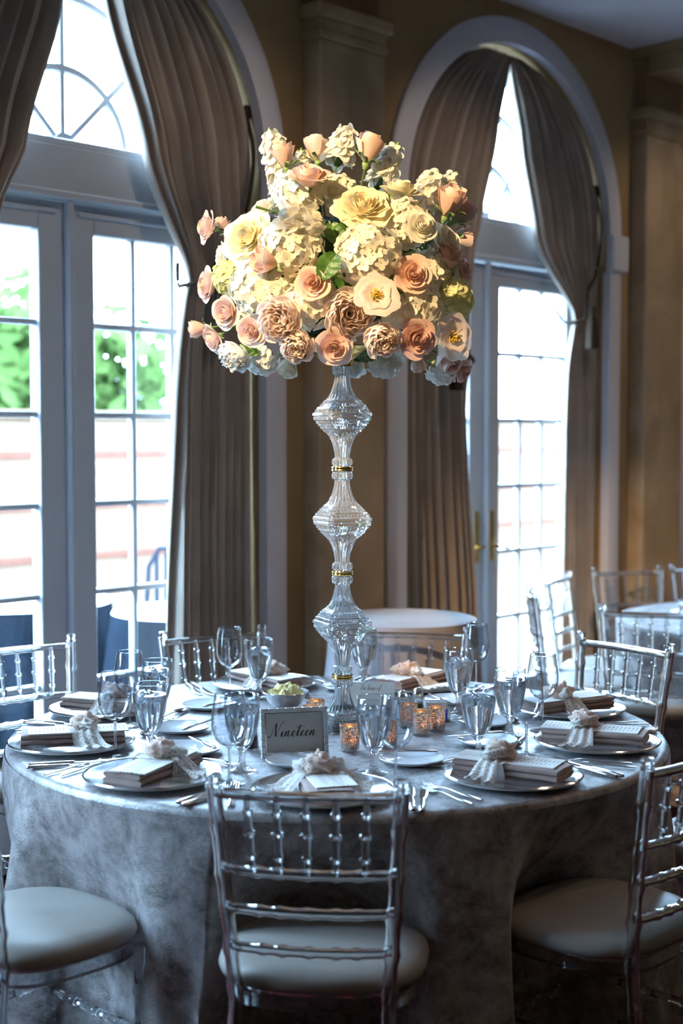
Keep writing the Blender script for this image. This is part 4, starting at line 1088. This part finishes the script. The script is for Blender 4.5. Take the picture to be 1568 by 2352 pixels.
CAL = MB().lathe([(0, -.30), (.09, -.30), (.16, -.16), (.20, 0), (.12, .08), (0, .1)], 14).mesh('calyx', m_bud, True, 60)
LIB = {}
def flower(kind, px, py, rpx, col, d, label, cat, depth=None, stem=True, roll=None, grp=None, zc=None):
    spec, nm, zmid = dict(open=(OPEN, 'rose', .30), bud=(BUD, 'rose_bud', .62), half=(HALF, 'rose', .46), garden=(GARDEN, 'garden_rose', .22), peony=(PEONY, 'peony', .52), flat=(FLAT, 'open_peony', .12))[kind]
    key = (kind, col.name)
    if key not in LIB: LIB[key] = layers(spec, nm, col)
    p = on_bouquet(px, py, depth)
    dist = (p - CAM).length; R = rpx*dist/FOCAL/dict(open=1.06, bud=.70, half=.88, garden=1.18, peony=1.06, flat=1.15)[kind]
    d = Vector(d).normalized()
    roll = rnd.random()*6.28 if roll is None else roll
    M = T(*p) @ align(d, roll) @ Matrix.Scale(R, 4) @ T(0, 0, -zmid)
    r = empty(nm, M, label, cat, grp or cat + 's in the arrangement')
    for i, (n, ms) in enumerate(LIB[key]):
        off = i*2.4
        for q in range(n):
            rot = off + 2*pi*q/n + rnd.gauss(0, .08)
            tilt = rnd.gauss(0, .05)*(i > 1)
            link('petal', ms[q % len(ms)], r, RZ(rot) @ Matrix.Rotation(tilt, 4, 'Y') @ Matrix.Scale(1 + rnd.gauss(0, .035), 4))
    if kind == 'flat':
        mb = MB(); rr = random.Random(int(px))
        for q in range(60):
            a = rr.random()*6.28; t = rr.random()**.5*.42
            mb.sweep([(t*.5*cos(a), t*.5*sin(a), .05), (t*cos(a), t*sin(a), .26 + .16*rr.random() - .25*t)], [.012, .03], seg=5)
        mb.build('stamens', m_stamen, r)
    link('calyx', CAL, r)
    if kind in ('bud', 'half'):
        for q in range(5): link('sepal', SEPAL, r, RZ(2*pi*q/5 + rnd.random()*.5) @ Matrix.Rotation(rnd.random()*.5, 4, 'Y') @ Matrix.Scale(.9 + .3*rnd.random(), 4))
    if stem:
        inv = M.inverted(); b = inv @ (FC + Vector((0, 0, -.03))); e = Vector((0, 0, -.28)); e2 = Vector((0, 0, -1.0))
        L = (b - e).length; e2 = e + (e2 - e)*min(1, L*.35); end = e2 + (b - e2)*.55
        MB().sweep([e, (e + e2)/2, e2, (e2 + end)/2, end], .0032/R, seg=6).build('stem', m_stem, r)
    return r
def dirv(px, py, front=.6, up=0):
    """outwards from the heart of the arrangement, turned towards the room by `front`"""
    p = on_bouquet(px, py); q = (p - FC); q = Vector((q.x/RXW, q.y/RYW, q.z/RZW))
    q.y = 0
    return (q.x, -front, q.z + up)
RO = 'rose'
for a in [
 ('half', 708, 408, 42, p_peach, (.05, -.45, .9), 'peach rose on its stem at the top left of the arrangement', -.24),
 ('bud', 650, 360, 28, p_peach, (-.25, -.25, .95), 'peach rosebud pointing up before the left white stock', -.08),
 ('bud', 727, 345, 30, p_blush, (-.1, .1, 1), 'blush rosebud at the top, between two white stocks', .02),
 ('bud', 847, 345, 33, p_peach, (.22, -.15, 1), 'peach rosebud highest at the top right of centre', -.05),
 ('half', 476, 522, 32, p_blush, (-.95, -.35, .12), 'blush rose at the upper left edge', -.03),
 ('bud', 515, 520, 20, p_peach, (-.6, -.3, .5), 'small peach rosebud behind the upper left rose', .04),
 ('half', 478, 655, 33, p_blush, (-.9, -.45, .05), 'blush rose at the middle left edge', -.03),
 ('half', 520, 718, 33, p_blush, (-.6, -.8, -.15), 'blush rose below the middle left rose', -.10),
 ('bud', 458, 756, 22, p_blush, (-1, -.1, -.15), 'blush rosebud farthest left at the lower edge', .0),
 ('half', 490, 778, 30, p_blush, (-.75, -.45, -.45), 'blush rose beside the lower left rosebud', -.04),
 ('open', 577, 760, 36, p_blush, (-.35, -.9, -.2), 'open blush rose left of the largest lower peonies', -.22),
 ('bud', 613, 601, 31, p_peach, (-.95, -.45, .12), 'peach rosebud lying sideways between the hydrangeas', -.30),
 ('open', 718, 650, 38, p_peach, (-.1, -1, .05), 'open peach rose at the middle, left of the green leaf', -.335),
 ('open', 947, 630, 43, p_peach, (.2, -1, .1), 'open peach rose right of the roundest hydrangea', -.30),
 ('open', 768, 797, 43, p_blush, (-.05, -.95, -.25), 'open blush rose directly above the crystal stand', -.30),
 ('open', 957, 777, 43, p_dusk, (.25, -.95, -.15), 'open dusky rose at the lower right', -.31),
 ('bud', 1033, 468, 36, p_peach, (.3, -.45, .85), 'peach rosebud at the upper right edge', -.05),
 ('bud', 1056, 492, 30, p_dusk, (.8, .1, .7), 'dusky rosebud behind the upper right rosebud', .02),
 ('bud', 1026, 600, 34, p_peach, (.25, -.5, .75), 'peach rosebud at the right edge, middle height', -.12),
 ('half', 1060, 625, 32, p_dusk, (.9, -.35, .3), 'dusky rose at the far right edge', -.02),
 ('bud', 1026, 820, 33, p_blush, (.35, -.55, -.65), 'blush rosebud hanging at the lower right corner', -.12),
 ('half', 1060, 852, 26, p_dusk, (.75, -.4, -.55), 'small dusky rose at the lowest right corner', -.04),
 ('open', 966, 520, 38, p_ivory, (.3, -.9, .3), 'pale cream rose on the upper right hydrangea', -.26),
 ('bud', 1060, 545, 25, p_blush, (.8, .2, .1), 'pale rosebud behind the right edge', .05),
 ('bud', 662, 838, 26, p_ivory, (-.25, -.25, -.9), 'pale rosebud hanging left of the crystal stand', -.08),
 ('bud', 958, 830, 22, p_blush, (.2, .1, -.9), 'pale pink rosebud hanging under the dusky rose', .02)]:
    flower(*a[:6], a[6], RO, a[7], grp='roses in the arrangement')
for a in [
 ('garden', 835, 477, 62, p_cream, (.05, -.75, .65), 'large cream garden rose at the upper centre', -.24),
 ('garden', 570, 548, 58, p_cream, (-.5, -.8, .3), 'large cream garden rose at the left', -.20),
 ('garden', 604, 482, 44, p_ivory, (-.6, -.35, .75), 'ivory garden rose behind the left cream rose', -.06),
 ('half', 918, 438, 38, p_cream, (.15, -.35, .9), 'cream rose half open at the top right', -.10),
 ('garden', 512, 588, 36, p_white, (-.95, -.3, .1), 'white rose at the left below the cream rose', -.05),
 ('half', 1025, 556, 38, p_ivory, (.7, -.5, .45), 'ivory rose at the right edge under the upper rosebuds', -.10)]:
    flower(*a[:6], a[6], 'rose', a[7], grp='cream garden roses')
for a in [
 ('peony', 640, 735, 54, p_peony, (-.25, -.95, -.05), 'blush peony at the lower left of centre', -.33),
 ('peony', 682, 795, 43, p_peony, (-.1, -.85, -.4), 'ivory peony just left of the stand top', -.32),
 ('peony', 803, 720, 62, p_peony, (.05, -1, -.1), 'largest blush peony at the lower centre', -.31),
 ('peony', 878, 782, 44, p_peony, (.1, -.9, -.35), 'ivory peony just right of the stand top', -.33),
 ('peony', 538, 818, 43, p_white, (-.5, -.55, -.65), 'white peony at the lowest left corner', -.10),
 ('flat', 862, 678, 46, p_peony, (.2, -.85, .3), 'open peony with yellow stamens at the centre right', -.36),
 ('flat', 1040, 775, 48, p_peony, (.5, -.8, .0), 'open peony with yellow stamens at the lower right edge', -.20)]:
    flower(*a[:6], a[6], 'peony', a[7], grp='peonies in the arrangement')

# hydrangeas: round heads of four-petalled florets
def floret_mesh(m, seed):
    mb = MB()
    for k in range(4):
        a = pi/2*k + .1*sin(seed + k)
        def fn(u, v):
            t = v; w = .46*sin(pi*(.12 + .80*t))**.8; x = (u - .5)*2*w
            return (x, .06 + t*.92, .12*t + .16*t*t*cos(seed + k) + .22*x*x - .05*abs(x))
        mb.grid(fn, 4, 4, RZ(a))
    return mb.mesh('floret', m, True, 85)
FLM = {m.name: [floret_mesh(m, q*1.9) for q in range(3)] for m in (p_hyd, p_hydg, p_white, p_ivory)}
def hydrangea(px, py, rpx, m, label, depth=None, n=120, name='hydrangea', flat=1.0):
    p = on_bouquet(px, py, depth); R = 1.10*rpx*(p - CAM).length/FOCAL
    out = (p - FC).normalized()
    r = empty(name, T(*p), label, 'hydrangea', 'hydrangea heads')
    MB().grid(crumple(px*.01, R*.66, R*.66, R*.60, .12), 16, 12, cu=True).build('flower_core', m_hcore, r)
    fr = .0165 + .0035*rnd.random()
    for k in range(n):
        zc = 1 - 2*(k + .5)/n; a = k*2.39996
        d = Vector((sqrt(1 - zc*zc)*cos(a), sqrt(1 - zc*zc)*sin(a), zc))
        if d.dot(out) < -.35: continue
        rr = R*(.86 + .14*rnd.random())
        dd = (d + Vector((rnd.gauss(0, .22), rnd.gauss(0, .22), rnd.gauss(0, .22)))).normalized()
        link('floret', rnd.choice(FLM[m.name]), r, T(d.x*rr, d.y*rr, d.z*rr*.94) @ align(dd, rnd.random()*6) @ Matrix.Scale(fr*(.85 + .35*rnd.random()), 4))
    return r
m_hcore = mat('hydrangea_heart', (.38, .38, .16), .8)
for a in [
 (845, 588, 72, p_hyd, 'roundest white hydrangea, right of the green leaf', -.27, 150),
 (672, 568, 70, p_hyd, 'creamy hydrangea at the left of centre', -.25, 140),
 (612, 662, 74, p_hyd, 'white hydrangea at the left under the peach bud', -.21, 140),
 (690, 448, 58, p_hyd, 'creamy hydrangea under the topmost peach rose', -.16, 110),
 (712, 692, 62, p_hyd, 'white hydrangea below the open middle rose', -.24, 120),
 (930, 515, 56, p_hyd, 'creamy hydrangea at the upper right behind the pale rose', -.19, 110),
 (942, 712, 68, p_hyd, 'white hydrangea at the right above the dusky rose', -.21, 130),
 (1028, 688, 50, p_hydg, 'yellow-green hydrangea at the right edge', -.08, 90),
 (772, 446, 44, p_hyd, 'small creamy hydrangea behind the large cream rose', -.10, 80),
 (528, 638, 36, p_hydg, 'small yellow-green hydrangea at the left edge', -.08, 60),
 (985, 620, 44, p_hyd, 'white hydrangea in shade behind the right rosebuds', -.12, 80),
 (604, 822, 36, p_white, 'white hydrangea hanging at the lower left', -.02, 50),
 (884, 835, 32, p_white, 'white hydrangea hanging right of the stand top', .02, 40),
 (1012, 845, 34, p_white, 'white hydrangea hanging at the lower right', .0, 45),
 (800, 835, 30, p_white, 'white hydrangea hanging behind the stand top', .06, 40),
 (760, 620, 80, p_hyd, 'white hydrangea at the back of the arrangement, high', .20, 90),
 (620, 600, 76, p_hyd, 'white hydrangea at the back of the arrangement, left', .16, 90),
 (920, 620, 76, p_hyd, 'white hydrangea at the back of the arrangement, right', .16, 90)]:
    hydrangea(*a[:4], a[4], a[5], a[6])

# white stock spikes
def stock(px0, py0, px1, py1, label, depth=0.0, n=26, wpx=24):
    p0 = on_bouquet(px0, py0, depth); p1 = at_depth(px1, py1, depth + .01)
    r = empty('white_stock', T(*p0), label, 'flower', 'white stock spikes'); d = p1 - p0; L = d.length; W = wpx*.00122
    MB().sweep([-d*.5, Vector((0, 0, 0)), d*.55, d*.98], [.0035, .003, .0025, .001], seg=6).build('stem', m_stem, r)
    ax = d.normalized(); s1 = ax.cross(Vector((0, 1, 0))).normalized(); s2 = ax.cross(s1)
    for k in range(n):
        t = .08 + .80*k/n; a = k*2.39996; o = (s1*cos(a) + s2*sin(a)); w = W*(1.05 - .45*t)
        p = d*t + o*w*.62
        link('floret', rnd.choice(FLM[p_white.name if k % 3 == 0 else p_ivory.name]), r, T(*p) @ align((o + ax*.5).normalized(), rnd.random()*6) @ Matrix.Scale(w*.72*(.8 + .35*rnd.random()), 4))
    for k in range(8):
        t = .88 + .12*k/8; a = k*2.4; o = (s1*cos(a) + s2*sin(a))
        MB().lathe([(0, -.008), (.0045, -.003), (.0048, .003), (0, .010)], 8, T(*(d*t + o*W*.30*(1.6 - t))) @ align(o + ax)).build('bud', m_bud, r)
    for k in range(3):
        a = k*2.1; o = (s1*cos(a) + s2*sin(a)); link('leaf', LEAVES[1], r, T(*(-d*.12)) @ align((o*.6 - Vector((0, 0, 0)) + ax*.2).normalized(), 0) @ Matrix.Scale(.7, 4) @ Matrix.Rotation(radians(60), 4, 'X'))
stock(655, 425, 616, 298, 'tall white stock spike at the top left', .0, 46, 42)
stock(775, 372, 797, 292, 'white stock spike highest at the top centre', .0, 36, 40)
stock(700, 420, 690, 345, 'short white stock spike between the top left rosebuds', .04, 26, 32)
stock(868, 425, 912, 330, 'white stock spike right of the highest rosebud', .02, 34, 38)
stock(965, 470, 1000, 396, 'white stock spike at the upper right', .0, 34, 42)
stock(1010, 460, 1045, 398, 'white stock spike with green buds at the upper right edge', .03, 26, 34)
stock(640, 490, 745, 520, 'white stock spike lying across the left hydrangea', -.32, 36, 38)
# single leaves that show between the flowers
def big_leaf(px, py, L, depth, d, roll, label):
    p = on_bouquet(px, py, depth)
    def fn(u, v):
        t = v; w = .36*L*sin(pi*min(1, (t*.96 + .04)**.8))**.75*(1 + .05*sin(44*t)); x = (u - .5)*2
        return (x*w, (t - .5)*L, .10*L*abs(x) - .18*L*(t - .5)**2 + .012*L*sin(26*t + 3*abs(x)))
    r = empty('hydrangea_leaf', T(*p) @ align(d, roll), label, 'leaf', 'single green leaves')
    MB().grid(fn, 12, 20).build('leaf_blade', m_leaf, r, True, 85)
    MB().sweep([(0, -.75*L, -.02), (0, -.4*L, -.004), (0, 0, .001), (0, .45*L, -.006)], [.0022, .002, .0014, .0006], seg=6).build('leaf_rib', m_bud, r)
for a in [(752, 615, .085, -.34, (-.15, -1, .15), 2.6, 'broad green leaf left of the roundest hydrangea'), (905, 652, .065, -.30, (.2, -.9, .2), .8, 'dark green leaf beside the open right rose'),
          (768, 540, .075, -.24, (0, -.9, .4), 3.4, 'dark green leaf under the large cream rose'), (632, 520, .06, -.2, (-.3, -.8, .4), 1.0, 'green leaf behind the left cream rose'),
          (520, 745, .06, -.06, (-.3, -.7, .6), 1.4, 'green leaf beside the lower left roses'), (575, 800, .06, -.08, (-.2, -.7, -.3), 4.0, 'dark green leaf above the lowest left peony'),
          (840, 815, .075, -.12, (.1, -.5, -.8), 2.2, 'dark green leaf right above the stand'), (985, 700, .05, -.15, (.6, -.7, .2), 1.8, 'dark leaf between the right hydrangeas')]:
    big_leaf(*a)

# ------------------------------------------------------------------ settings on the second table that reach into view
for i, (dx, dy, rot) in enumerate([(-.34, .08, 30), (-.30, -.38, 60)]):
    M = T(bx_ + dx, by_ + dy, .76) @ RZ(radians(rot)); w = ['at the left of the second table', 'at the near side of the second table'][i]
    c = empty('charger_plate', M, 'ringed glass charger plate ' + w, 'plate', 'glass charger plates'); link('plate_body', CHM, c); link('beaded_rim', RIMM, c)
    MN = M @ T(0, 0, .0175)
    tag(link('napkin', NAP, None, MN), 'folded taupe napkin ' + w, 'napkin', 'folded taupe napkins')
    tag(link('menu_card', MENU, None, MN @ T(.004, .01, .0285)), 'ivory menu card on the napkin ' + w, 'card', 'menu cards')
    bow(MN @ T(0, .02, 0), 20 + i*3, 'blush lace bow on the napkin ' + w)
